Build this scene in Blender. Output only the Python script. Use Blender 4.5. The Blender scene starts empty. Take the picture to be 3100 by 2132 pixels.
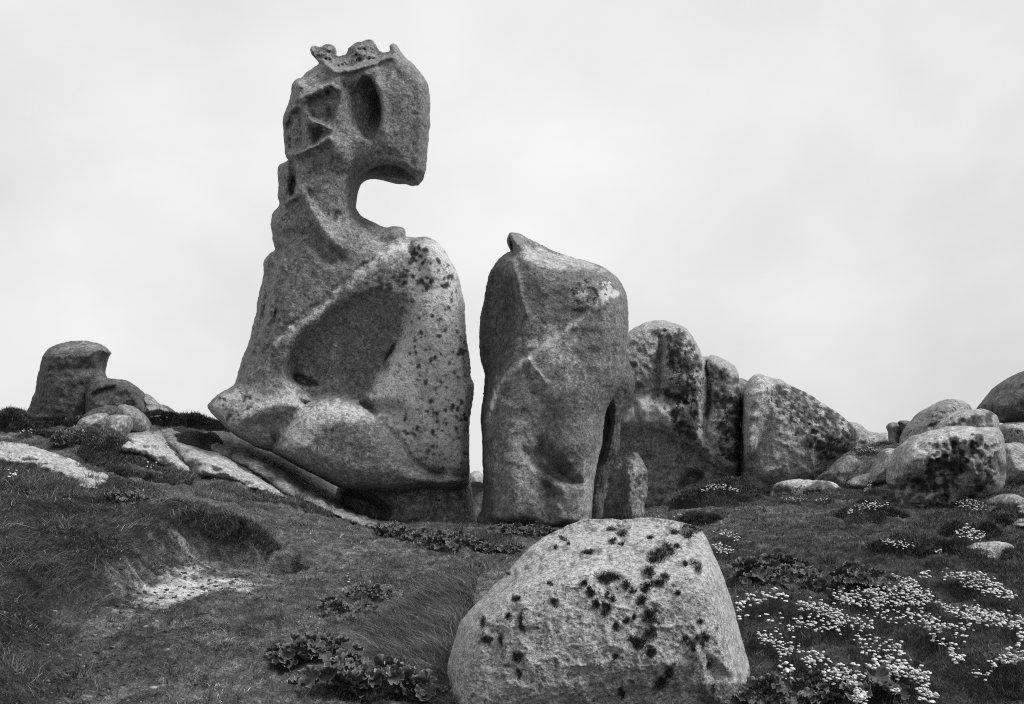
import bpy, math, random
import numpy as np
random.seed(7); RNG = np.random.default_rng(11)
scene = bpy.context.scene
COL = scene.collection
# ------------------------------------------------------------------ camera
EYE = 1.30; FS = 2685.0; CX = 1550.0; HY = 1438.0        # source-pixel focal length, centre column, eye-level row
cd = bpy.data.cameras.new('camera'); cam = bpy.data.objects.new('camera', cd); COL.objects.link(cam)
cam.location = (0, 0, EYE); cam.rotation_euler = (math.radians(90), 0, 0)
cd.sensor_width = 36.0; cd.lens = 36.0*FS/3100.0
cd.shift_y = (HY-1066.0)/3100.0
cd.clip_start = 0.05; cd.clip_end = 20000
scene.camera = cam
# ------------------------------------------------------------------ sky and sun
SUN_EL = 50; SUN_AZ = 74            # azimuth measured from straight behind the camera towards the right
W = bpy.data.worlds.new('World'); scene.world = W; W.use_nodes = True
nt = W.node_tree; nt.nodes.clear(); N = nt.nodes.new; Lk = nt.links.new
def nd(nt, t, **kw):
    n = nt.nodes.new(t)
    for k, v in kw.items():
        if k.startswith('i_'): n.inputs[k[2:].replace('_', ' ')].default_value = v
        else: setattr(n, k, v)
    return n
def mth(nt, op, a, b=None, clamp=False):
    n = nt.nodes.new('ShaderNodeMath'); n.operation = op; n.use_clamp = clamp
    for i, v in enumerate((a, b)):
        if v is None: continue
        if isinstance(v, (int, float)): n.inputs[i].default_value = v
        else: nt.links.new(v, n.inputs[i])
    return n.outputs[0]
def sstep(nt, v, a, b, lo=0.0, hi=1.0):
    n = nt.nodes.new('ShaderNodeMapRange'); n.interpolation_type = 'SMOOTHSTEP'
    nt.links.new(v, n.inputs[0]); n.inputs[1].default_value = a; n.inputs[2].default_value = b
    n.inputs[3].default_value = lo; n.inputs[4].default_value = hi
    return n.outputs[0]
sky = N('ShaderNodeTexSky'); sky.sky_type = 'NISHITA'; sky.sun_disc = False
sky.sun_elevation = math.radians(SUN_EL); sky.sun_rotation = math.radians(180-SUN_AZ)
bw = N('ShaderNodeRGBToBW'); Lk(sky.outputs[0], bw.inputs[0])
tc = N('ShaderNodeTexCoord')
mp = N('ShaderNodeMapping'); mp.inputs['Scale'].default_value = (1.0, 1.0, 1.35); Lk(tc.outputs['Generated'], mp.inputs[0])
n1 = nd(nt, 'ShaderNodeTexNoise', i_Scale=1.6, i_Detail=5.0, i_Roughness=0.5, i_Distortion=0.4); Lk(mp.outputs[0], n1.inputs['Vector'])
n2 = nd(nt, 'ShaderNodeTexNoise', i_Scale=4.5, i_Detail=6.0, i_Roughness=0.55, i_Distortion=0.2); Lk(mp.outputs[0], n2.inputs['Vector'])
c = mth(nt, 'ADD', mth(nt, 'MULTIPLY', mth(nt, 'SUBTRACT', n1.outputs[0], 0.5), 0.52), mth(nt, 'MULTIPLY', mth(nt, 'SUBTRACT', n2.outputs[0], 0.5), 0.26))
sx = N('ShaderNodeSeparateXYZ'); Lk(tc.outputs['Generated'], sx.inputs[0])
grad = mth(nt, 'ADD', mth(nt, 'MULTIPLY', sx.outputs[2], 0.10), mth(nt, 'MULTIPLY', sx.outputs[0], -0.07))
cl = mth(nt, 'ADD', mth(nt, 'ADD', c, grad), 0.80)
clear = mth(nt, 'MULTIPLY', bw.outputs[0], 0.10)
tot = mth(nt, 'ADD', mth(nt, 'MULTIPLY', cl, 0.93), mth(nt, 'MULTIPLY', clear, 0.07))
tot = mth(nt, 'MULTIPLY', tot, sstep(nt, sx.outputs[2], 0.50, 0.95, 1.0, 1.5))
tot = mth(nt, 'MULTIPLY', tot, sstep(nt, sx.outputs[1], -0.5, 0.3, 0.45, 1.0))
bg = N('ShaderNodeBackground'); Lk(tot, bg.inputs[0]); bg.inputs[1].default_value = 1.0
wo = N('ShaderNodeOutputWorld'); Lk(bg.outputs[0], wo.inputs[0])
sl = bpy.data.lights.new('sun', 'SUN'); sl.energy = 2.9; sl.angle = math.radians(26); sl.color = (1, 1, 1)
so = bpy.data.objects.new('sun', sl); COL.objects.link(so)
e, a = math.radians(SUN_EL), math.radians(SUN_AZ)
from mathutils import Vector, Matrix
sd = Vector((math.cos(e)*math.sin(a), -math.cos(e)*math.cos(a), math.sin(e)))
so.rotation_euler = sd.to_track_quat('Z', 'Y').to_euler(); so.location = (12, -6, 20)
scene.view_settings.view_transform = 'Standard'; scene.view_settings.look = 'None'
scene.view_settings.gamma = 1.0; scene.view_settings.exposure = 0.0; scene.view_settings.use_curve_mapping = False
scene.cycles.use_denoising = False; scene.cycles.filter_width = 1.15
scene.cycles.max_bounces = 5; scene.cycles.diffuse_bounces = 3
# ------------------------------------------------------------------ helpers
def tag(o, label=None, cat=None, group=None, kind=None):
    for k, v in (('label', label), ('category', cat), ('group', group), ('kind', kind)):
        if v: o[k] = v
    return o
def empty(name, loc, rz=0.0):
    o = bpy.data.objects.new(name, None); COL.objects.link(o); o.location = loc; o.rotation_euler = (0, 0, rz)
    o.empty_display_size = 0.1
    return o
def mk_mesh(name, v, quads=None, tris=None, smooth=True, attrs=None):
    me = bpy.data.meshes.new(name); v = np.asarray(v, np.float32)
    me.vertices.add(len(v)); me.vertices.foreach_set('co', v.ravel())
    li = []; ls = []; off = 0
    for f, k in ((quads, 4), (tris, 3)):
        if f is None or len(f) == 0: continue
        f = np.asarray(f, np.int32); li.append(f.ravel()); ls.append(off+np.arange(len(f), dtype=np.int32)*k); off += f.size
    li = np.concatenate(li); ls = np.concatenate(ls)
    me.loops.add(len(li)); me.loops.foreach_set('vertex_index', li)
    me.polygons.add(len(ls)); me.polygons.foreach_set('loop_start', ls)
    me.update(calc_edges=True); me.validate()
    me.polygons.foreach_set('use_smooth', np.full(len(me.polygons), smooth, bool))
    for k, a in (attrs or {}).items():
        at = me.attributes.new(k, 'FLOAT', 'POINT'); at.data.foreach_set('value', np.asarray(a, np.float32))
    return me
def obj(name, me, m=None, parent=None, loc=(0, 0, 0)):
    o = bpy.data.objects.new(name, me); COL.objects.link(o); o.location = loc
    if m and not me.materials: me.materials.append(m)
    if parent: o.parent = parent
    return o
# hash based value noise
def _h(ix, iy, iz, s):
    n = (ix.astype(np.int64)*73856093) ^ (iy.astype(np.int64)*19349663) ^ (iz.astype(np.int64)*83492791) ^ (s*2654435761)
    n = n & 0xffffffff; n = ((n ^ (n >> 15))*2246822519) & 0xffffffff; n = ((n ^ (n >> 13))*3266489917) & 0xffffffff
    return ((n ^ (n >> 16)) & 0xffffff).astype(np.float32)/8388607.5-1.0
def vn(x, y, z, s=0):
    x = np.asarray(x, np.float32); y = np.asarray(y, np.float32)+x*0; z = np.asarray(z, np.float32)+x*0
    fx, fy, fz = np.floor(x), np.floor(y), np.floor(z); ix, iy, iz = fx.astype(np.int64), fy.astype(np.int64), fz.astype(np.int64)
    q = lambda t: t*t*t*(t*(t*6-15)+10)
    u, v, w = q(x-fx), q(y-fy), q(z-fz)
    L = lambda a, b, t: a+(b-a)*t
    c = [[[_h(ix+i, iy+j, iz+k, s) for k in (0, 1)] for j in (0, 1)] for i in (0, 1)]
    return L(L(L(c[0][0][0], c[1][0][0], u), L(c[0][1][0], c[1][1][0], u), v), L(L(c[0][0][1], c[1][0][1], u), L(c[0][1][1], c[1][1][1], u), v), w)
def fbm(x, y, z, o=4, s=0, g=0.5):
    r = 0; a = 1.0; f = 1.0; t = 0
    for i in range(o):
        r = r+a*vn(x*f+i*17.3, y*f+i*5.1, z*f+i*9.7, s+i); t += a; a *= g; f *= 2.03
    return r/t
def ss(x, a, b):
    t = np.clip((x-a)/(b-a), 0, 1); return t*t*(3-2*t)
# zoom windows the outlines were measured in -> photograph pixels
ZW = {1: (750, 80, 2.217), 2: (600, 700, 1.698), 3: (1400, 660, 1.628), 4: (1800, 920, 2.28), 5: (2500, 1050, 2.28), 6: (0, 980, 2.574),
      7: (0, 1500, 2.11), 8: (850, 1500, 2.526), 9: (1300, 1500, 2.321), 10: (2100, 1500, 2.321), 0: (0, 0, 1.0)}
def Zp(k, pts):
    ox, oy, s = ZW[k]; return [(ox+x/s, oy+y/s) for x, y in pts]
def smooth_poly(p, it=2, closed=True):
    p = np.asarray(p, float)
    for _ in range(it):
        q = np.roll(p, -1, 0) if closed else p[1:]; b = p if closed else p[:-1]
        n = np.empty((2*len(b), 2)); n[0::2] = .78*b+.22*q; n[1::2] = .22*b+.78*q
        p = n if closed else np.vstack([p[:1], n, p[-1:]])
    return p
def seg_dist(P, Q, pts, closed):
    pts = np.asarray(pts, np.float32); d = np.full(P.shape, 1e9, np.float32); ins = np.zeros(P.shape, bool)
    n = len(pts)
    for i in range(n if closed else n-1):
        ax, ay = pts[i]; bx, by = pts[(i+1) % n]; ex, ey = bx-ax, by-ay; L2 = ex*ex+ey*ey+1e-9
        t = np.clip(((P-ax)*ex+(Q-ay)*ey)/L2, 0, 1)
        d = np.minimum(d, (P-ax-t*ex)**2+(Q-ay-t*ey)**2)
        if closed and ay != by:
            ins ^= ((ay > Q) != (by > Q)) & (P < (bx-ax)*(Q-ay)/(by-ay)+ax)
    d = np.sqrt(d)
    return np.where(ins, d, -d) if closed else d          # positive inside
def prof(t, p=2.0):
    t = np.clip(t, 0, 1); return (1-(1-t)**p)**(1/p)
# ------------------------------------------------------------------ materials
def new_mat(name):
    m = bpy.data.materials.new(name); m.use_nodes = True; nt = m.node_tree
    b = nt.nodes['Principled BSDF']; b.inputs['Roughness'].default_value = 0.9; b.inputs['Specular IOR Level'].default_value = 0.15
    return m, nt, b
def attr(nt, n):
    a = nt.nodes.new('ShaderNodeAttribute'); a.attribute_name = n; return a.outputs['Fac']
def noise(nt, vec, sc, det=4.0, ro=0.55, dist=0.0):
    n = nt.nodes.new('ShaderNodeTexNoise'); n.inputs['Scale'].default_value = sc; n.inputs['Detail'].default_value = det
    n.inputs['Roughness'].default_value = ro; n.inputs['Distortion'].default_value = dist; nt.links.new(vec, n.inputs['Vector']); return n.outputs[0]
def rock_mat(name, base=0.2, big=0.9, mid=2.6, grain=5.0, gs=42.0, dthr=0.66, ds=9.0, pthr=0.64, ps=4.0, bump=0.8, dark=0.03, fleck=0.5, streak=0.9):
    m, nt, b = new_mat(name); tc = nt.nodes.new('ShaderNodeTexCoord').outputs['Object']
    A = noise(nt, tc, 0.9, 5); B = noise(nt, tc, 7.0, 8, 0.68); C = noise(nt, tc, gs, 4, 0.8); D = noise(nt, tc, ds, 7, 0.66, 0.3); E = noise(nt, tc, ps, 9, 0.72, 0.5)
    G = noise(nt, tc, gs*0.4, 5, 0.7); F = noise(nt, tc, gs*0.55, 3, 0.55, 0.5)
    s = lambda v, k: mth(nt, 'MULTIPLY', mth(nt, 'SUBTRACT', v, 0.5), k)
    e = mth(nt, 'ADD', mth(nt, 'ADD', s(A, big), s(B, mid)), mth(nt, 'ADD', s(C, grain), attr(nt, 'tone')))
    e = mth(nt, 'ADD', e, s(G, grain*0.8))
    mpg = nt.nodes.new('ShaderNodeMapping'); mpg.inputs['Scale'].default_value = (1, 1, .22); nt.links.new(tc, mpg.inputs[0])
    e = mth(nt, 'ADD', e, s(noise(nt, mpg.outputs[0], 5.0, 6, .65, .4), streak*1.6))
    e = mth(nt, 'SUBTRACT', e, mth(nt, 'MULTIPLY', sstep(nt, F, 0.58, 0.68), fleck*2.0))
    pl = sstep(nt, mth(nt, 'ADD', E, mth(nt, 'MULTIPLY', attr(nt, 'pale'), 0.35)), pthr, pthr+0.025)
    e = mth(nt, 'ADD', e, mth(nt, 'MULTIPLY', pl, 0.7))
    col = mth(nt, 'MULTIPLY', mth(nt, 'POWER', 2.0, e), base)
    dk = sstep(nt, mth(nt, 'ADD', D, mth(nt, 'MULTIPLY', attr(nt, 'dark'), 0.30)), dthr, dthr+0.02)
    mx = nt.nodes.new('ShaderNodeMix'); nt.links.new(mth(nt, 'MULTIPLY', dk, 0.9), mx.inputs[0]); nt.links.new(mth(nt, 'MINIMUM', col, 0.75), mx.inputs[2])
    nt.links.new(mth(nt, 'MULTIPLY', mth(nt, 'POWER', 2.0, s(C, 3.0)), dark), mx.inputs[3]); nt.links.new(mx.outputs[0], b.inputs['Base Color'])
    h = mth(nt, 'ADD', mth(nt, 'MULTIPLY', B, 0.06), mth(nt, 'MULTIPLY', C, 0.7/gs))
    h = mth(nt, 'ADD', h, mth(nt, 'MULTIPLY', G, 1.1/gs)); h = mth(nt, 'ADD', h, mth(nt, 'MULTIPLY', dk, 0.012))
    h = mth(nt, 'ADD', h, mth(nt, 'MULTIPLY', pl, 0.006))
    bp = nt.nodes.new('ShaderNodeBump'); bp.inputs['Strength'].default_value = bump; bp.inputs['Distance'].default_value = 1.0
    nt.links.new(h, bp.inputs['Height']); nt.links.new(bp.outputs[0], b.inputs['Normal'])
    return m
def simple_mat(name, base, var=1.0, sc=12.0, rough=0.8, spec=0.2, back=0.0, tone=True):
    m, nt, b = new_mat(name); b.inputs['Roughness'].default_value = rough; b.inputs['Specular IOR Level'].default_value = spec
    tc = nt.nodes.new('ShaderNodeTexCoord').outputs['Object']
    e = mth(nt, 'MULTIPLY', mth(nt, 'SUBTRACT', noise(nt, tc, sc, 5), 0.5), var)
    if tone: e = mth(nt, 'ADD', e, attr(nt, 'tone'))
    nt.links.new(mth(nt, 'MULTIPLY', mth(nt, 'POWER', 2.0, e), base), b.inputs['Base Color'])
    return m
# ------------------------------------------------------------------ terrain
CT = [(-200,2132,4.4),(250,2132,4.7),(700,2132,4.9),(1200,2132,5.0),(1700,2132,5.0),(2300,2132,4.9),(2700,2132,4.8),(3300,2132,4.5),
 (-100,1820,6.6),(350,1900,6.2),(800,1860,6.9),(1250,1820,7.6),(1700,1830,7.4),(2250,1830,7.0),(2700,1830,6.9),(3200,1800,6.9),
 (-50,1640,8.6),(400,1680,8.8),(800,1710,9.0),(1200,1690,9.8),(1700,1690,10),(2300,1680,9.6),(2700,1680,8.9),(3150,1670,8.4),
 (1150,1602,12.6),(1450,1600,13),(1750,1600,13),(2050,1575,13.6),(2300,1530,15.5),(2500,1515,15.5),(2700,1560,12.8),(3000,1570,11.2),(3200,1560,11.0),
 (-50,1470,10.6),(300,1500,10.8),(600,1510,11.6),(850,1560,12.2),(-80,1345,13.4),(200,1360,13.6),(450,1420,13.4),(750,1400,14.5),
 (-100,1285,16.2),(150,1288,16.4),(350,1290,17),(620,1302,17.2),(760,1330,17),(1100,1560,16),(1450,1590,16.5),(1800,1560,16.5),(2100,1500,19),
 (2450,1420,19.5),(2600,1365,21),(2700,1345,22),(2900,1400,16),(3150,1440,14),(3200,1330,20),(2400,1500,17),(2620,1480,16)]
def pw(sx, sy, Y): return ((sx-CX)/FS*Y, Y, EYE-(sy-HY)/FS*Y)
cp = np.array([pw(*c) for c in CT]); cp = np.vstack([cp, [(-3, 1.0, 0.05), (0, 1.0, 0.0), (3, 1.0, 0.0), (-6, 1, 0.2), (6, 1, 0.0), (-30, 14, 2.6), (30, 14, 1.0), (-12, 6, 0.9), (12, 6, 0.1), (-20, 26, 2.0), (20, 26, 1.8), (0, 24, 0.2)]])
def _tp(r2): return np.where(r2 > 1e-9, 0.5*r2*np.log(np.maximum(r2, 1e-9)), 0)
_n = len(cp); K = _tp(((cp[:, None, :2]-cp[None, :, :2])**2).sum(-1)); Pm = np.hstack([np.ones((_n, 1)), cp[:, :2]])
_A = np.block([[K+np.eye(_n)*0.08, Pm], [Pm.T, np.zeros((3, 3))]]); _w = np.linalg.solve(_A, np.concatenate([cp[:, 2], np.zeros(3)]))
def base_h(x, y):
    sh = x.shape; x = x.ravel(); y = y.ravel(); xc = np.clip(x, -26, 26); yc = np.clip(y, 0.5, 26)
    z = _w[_n]+_w[_n+1]*xc+_w[_n+2]*yc
    for i in range(_n): z = z+_w[i]*_tp((xc-cp[i, 0])**2+(yc-cp[i, 1])**2)
    s = x/np.maximum(y, 1)
    yr = np.interp(s, [-.6, -.33, -.22, -.05, .1, .2, .35, .6], [17.2, 17.6, 17.5, 16.5, 18, 20.5, 22.5, 21.5])
    t = np.maximum(0, y-yr); z = z-np.minimum(0.16*t**1.25+0.02*t, 40)
    return z.reshape(sh)
def hit(sx, sy, fn=None, lo=3.0, hi=24.0):                 # where the line of sight through a measured point meets the ground
    fn = fn or base_h; ys = np.linspace(lo, hi, 900); x = (sx-CX)/FS*ys; z = EYE-(sy-HY)/FS*ys
    g = fn(x, ys) - z; k = np.argmax(g > 0)
    if g[k] <= 0: k = len(ys)-1
    return float(x[k]), float(ys[k])
bank = np.array([hit(*p) for p in Zp(7, [(1740,430),(1600,420),(1300,395),(1080,460),(950,540),(800,600),(680,650),(480,790),(320,960),(230,1100),(180,1310)])]+[(-2.6, 4.0), (-2.4, 2.0), (-14, 2.0), (-14, 12.5), (-5.5, 12.5)]+[hit(*p) for p in Zp(7, [(1100,40),(1450,150),(1640,300)])])
path = np.array([hit(*p) for p in Zp(7, [(330,1340),(430,1180),(520,1000),(640,860),(850,700),(1100,620),(1400,560),(1700,470),(1990,430)])])
mud = np.array([hit(*p) for p in Zp(7, [(60,1000),(330,880),(560,850),(900,830),(1080,870),(900,960),(760,1090),(560,1180),(420,1334),(-100,1334)])])
sand = np.array([hit(*p) for p in Zp(7, [(860,640),(960,560),(1080,520),(1250,490),(1400,500),(1560,510),(1540,580),(1450,620),(1300,650),(1150,660),(1000,690),(900,680)])])
sand2 = np.array([hit(*p) for p in Zp(7, [(950,440),(1100,385),(1300,400),(1450,440),(1650,460),(1500,490),(1250,490),(1000,520)])])
mounds = [(hit(*p), rx, ry, h) for p, rx, ry, h in [(Zp(4,[(1330,1430)])[0],1.5,.5,.12),(Zp(4,[(1500,1400)])[0],.9,.5,.12),(Zp(10,[(1180,180)])[0],.35,.35,.12),(Zp(10,[(1700,420)])[0],.5,.3,.07),
  (Zp(7,[(1500,770)])[0],.5,.35,.10),(Zp(7,[(1950,330)])[0],.9,.5,.12),(Zp(10,[(600,880)])[0],.35,.3,.10),(Zp(10,[(1800,700)])[0],.6,.3,.09),(Zp(10,[(2200,1250)])[0],.35,.35,.12),(Zp(10,[(1000,750)])[0],.6,.4,.08),(Zp(6,[(800,1000)])[0],.9,.5,.2)]]
dips = [(hit(*p), r, h) for p, r, h in [(Zp(7,[(1818,405)])[0],.13,.62),(Zp(7,[(525,1235)])[0],.09,.26),(Zp(7,[(850,20)])[0],.2,.12),(Zp(10,[(1690,1170)])[0],.09,.18),(Zp(7,[(140,780)])[0],.14,.18)]]
def terr(x, y):
    x = np.asarray(x, float); y = np.asarray(y, float)
    z = base_h(x, y)
    near = 1-ss(y, 22, 40)
    wob = fbm(x*2.3, y*2.3, 0, 2, 77)*0.14
    db = seg_dist(x+wob, y+wob, bank, True)
    top = ss(y, 11.5, 9.0)
    z = z+0.26*ss(db, -0.05, 0.35)*top
    dp = seg_dist(x, y, path, False); z = z-0.10*np.exp(-(dp/0.42)**2)
    for (c, rx, ry, h) in mounds: z = z+h*np.exp(-((x-c[0])/rx)**2-((y-c[1])/ry)**2)
    for (c, r, h) in dips: z = z-h*np.exp(-(((x-c[0])/(r*1.4))**2+((y-c[1])/r)**2)**2)
    z = z+near*(0.085*fbm(x*.8, y*.8, 0, 3, 3)+0.055*fbm(x*3, y*3.6, 1, 3, 5)+0.048*fbm(x*7.5, y*9, 2, 4, 9, .6)*(1-0.4*np.exp(-(dp/0.3)**2)))
    rt = ss(x/np.maximum(y, 1), 0.17, 0.3)*near
    z = z+rt*0.07*(1-np.abs(fbm(x*1.3+5, y*1.9, 0, 2, 21))*2)
    return z
def build_ground():
    ys = np.concatenate([np.linspace(0.3, 3.6, 24)[:-1], 3.6*(26/3.6)**np.linspace(0, 1, 560), 26*(1500/26)**np.linspace(0, 1, 60)[1:]])
    s = np.concatenate([np.linspace(-6, -.72, 24)[:-1], np.linspace(-.72, .72, 640), np.linspace(.72, 6, 24)[1:]])
    Yg, Sg = np.meshgrid(ys, s, indexing='ij'); Xg = Sg*np.maximum(Yg, 2.5); Zg = terr(Xg, Yg)
    fine = 0.013*fbm(Xg*28, Yg*28, 0, 3, 31, .7)*(Yg < 14); Zg = Zg+fine
    ny, nx = Yg.shape; I = np.arange(ny*nx).reshape(ny, nx)
    q = np.stack([I[:-1, :-1], I[:-1, 1:], I[1:, 1:], I[1:, :-1]], -1).reshape(-1, 4)
    dp = seg_dist(Xg, Yg, path, False); db = seg_dist(Xg, Yg, bank, True)
    r = fbm(Xg*4, Yg*4, 0, 4, 41); r2 = fbm(Xg*12, Yg*16, 0, 3, 43)
    bare = np.exp(-(dp/0.55)**2)*ss(r, -.5, .3)
    r3 = fbm(Xg*26, Yg*34, 0, 3, 45, .6); sn = ss(seg_dist(Xg, Yg, sand, True)+0.28*r+0.26*r2+.22*r3, -0.26, 0.30)*(.55+.45*ss(r2+r3, -.5, .1)); sn2 = 0.45*ss(seg_dist(Xg, Yg, sand2, True)+0.3*r+0.3*r2+.3*r3-.1, 0.0, 0.25)
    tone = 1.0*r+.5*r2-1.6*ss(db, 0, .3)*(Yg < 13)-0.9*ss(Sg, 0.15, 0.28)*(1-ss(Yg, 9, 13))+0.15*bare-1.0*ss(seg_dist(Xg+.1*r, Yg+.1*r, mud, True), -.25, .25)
    me = mk_mesh('ground', np.stack([Xg, Yg, Zg], -1).reshape(-1, 3), quads=q, attrs={'tone': tone.ravel(), 'sand': np.clip(sn+sn2, 0, 1).ravel(), 'bare': bare.ravel()})
    m, nt, b = new_mat('turf_soil'); tc = nt.nodes.new('ShaderNodeTexCoord').outputs['Object']
    s_ = lambda v, k: mth(nt, 'MULTIPLY', mth(nt, 'SUBTRACT', v, 0.5), k)
    n1, n2, n3 = noise(nt, tc, 2.2, 6, .6), noise(nt, tc, 14, 6, .7), noise(nt, tc, 90, 3, .7)
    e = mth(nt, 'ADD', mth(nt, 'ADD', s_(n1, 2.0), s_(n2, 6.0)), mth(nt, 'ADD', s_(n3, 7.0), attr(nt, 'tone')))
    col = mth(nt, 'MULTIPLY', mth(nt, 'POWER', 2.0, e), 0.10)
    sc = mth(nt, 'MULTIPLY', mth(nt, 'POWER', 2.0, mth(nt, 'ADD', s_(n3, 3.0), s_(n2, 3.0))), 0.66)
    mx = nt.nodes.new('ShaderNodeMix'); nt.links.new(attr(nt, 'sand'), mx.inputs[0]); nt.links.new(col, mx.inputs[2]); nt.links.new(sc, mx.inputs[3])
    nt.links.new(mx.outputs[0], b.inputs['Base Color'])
    bp = nt.nodes.new('ShaderNodeBump'); bp.inputs['Strength'].default_value = .8; bp.inputs['Distance'].default_value = 1
    nt.links.new(mth(nt, 'ADD', mth(nt, 'MULTIPLY', n2, 0.09), mth(nt, 'MULTIPLY', n3, 0.02)), bp.inputs['Height']); nt.links.new(bp.outputs[0], b.inputs['Normal'])
    tag(obj('ground', me, m), kind='structure')
    v = np.array([(-9000, -200, -26), (9000, -200, -26), (9000, 15000, -26), (-9000, 15000, -26)], float)
    w, nt, b = new_mat('sea_water'); b.inputs['Base Color'].default_value = (.12, .12, .12, 1); b.inputs['Roughness'].default_value = .3
    tag(obj('water', mk_mesh('water', v, quads=[[0, 1, 2, 3]]), w), kind='structure')
build_ground()
# ------------------------------------------------------------------ rocks
def surface_nets(F, o, h):
    ins = F < 0; nx, ny, nz = F.shape
    c = ins[:-1, :-1, :-1].astype(np.int8)
    for i, j, k in ((1,0,0),(0,1,0),(0,0,1),(1,1,0),(1,0,1),(0,1,1),(1,1,1)):
        c = c+ins[i:nx-1+i, j:ny-1+j, k:nz-1+k]
    act = (c > 0) & (c < 8); ai = np.argwhere(act)
    idx = np.full(act.shape, -1, np.int32); idx[act] = np.arange(len(ai), dtype=np.int32)
    cor = {}
    for i in (0, 1):
        for j in (0, 1):
            for k in (0, 1): cor[(i, j, k)] = F[ai[:, 0]+i, ai[:, 1]+j, ai[:, 2]+k]
    S = np.zeros((len(ai), 3)); Cn = np.zeros(len(ai))
    for a, b in [(p, q) for p in cor for q in cor if p < q and sum(abs(u-v) for u, v in zip(p, q)) == 1]:
        fa, fb = cor[a], cor[b]; m = (fa < 0) != (fb < 0); t = np.where(m, fa/(fa-fb+1e-12*(fa == fb)), 0)
        for d in range(3): S[:, d] += m*(a[d]+t*(b[d]-a[d]))
        Cn += m
    V = (ai+S/Cn[:, None])*np.array(h)+np.array(o)
    Q = []
    for ax in range(3):
        sl0 = [slice(None)]*3; sl1 = [slice(None)]*3; sl0[ax] = slice(0, -1); sl1[ax] = slice(1, None)
        a0, a1 = ins[tuple(sl0)], ins[tuple(sl1)]; e = np.argwhere(a0 != a1); b, c2 = (ax+1) % 3, (ax+2) % 3
        ok = (e[:, b] > 0) & (e[:, c2] > 0) & (e[:, b] < F.shape[b]-1) & (e[:, c2] < F.shape[c2]-1); e = e[ok]
        s = a0[tuple(e.T)]
        def g(db, dc):
            t = e.copy(); t[:, b] -= db; t[:, c2] -= dc; return idx[t[:, 0], t[:, 1], t[:, 2]]
        q = np.stack([g(1, 1), g(0, 1), g(0, 0), g(1, 0)], -1); q[~s] = q[~s][:, ::-1]; Q.append(q)
    Q = np.concatenate(Q); return V, Q[(Q >= 0).all(1)]
def lap(V, Q, it, lam=0.5):
    E = np.concatenate([Q[:, [0, 1]], Q[:, [1, 2]], Q[:, [2, 3]], Q[:, [3, 0]]]); n = len(V)
    dg = np.bincount(E[:, 0], minlength=n)+np.bincount(E[:, 1], minlength=n)
    for _ in range(it):
        A = np.stack([np.bincount(E[:, 0], V[E[:, 1], d], n)+np.bincount(E[:, 1], V[E[:, 0], d], n) for d in range(3)], -1)
        V = V+lam*(A/np.maximum(dg, 1)[:, None]-V)
    return V
def vnorm(V, Q):
    n = np.cross(V[Q[:, 2]]-V[Q[:, 0]], V[Q[:, 3]]-V[Q[:, 1]]); R = np.zeros_like(V)
    for k in range(4):
        for d in range(3): R[:, d] += np.bincount(Q[:, k], n[:, d], len(V))
    return R/np.maximum(np.linalg.norm(R, axis=1), 1e-12)[:, None]
def smax(a, b, k):
    h = np.maximum(k-np.abs(a-b), 0)/k; return np.maximum(a, b)+h*h*k*0.25
FEET = []
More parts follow.
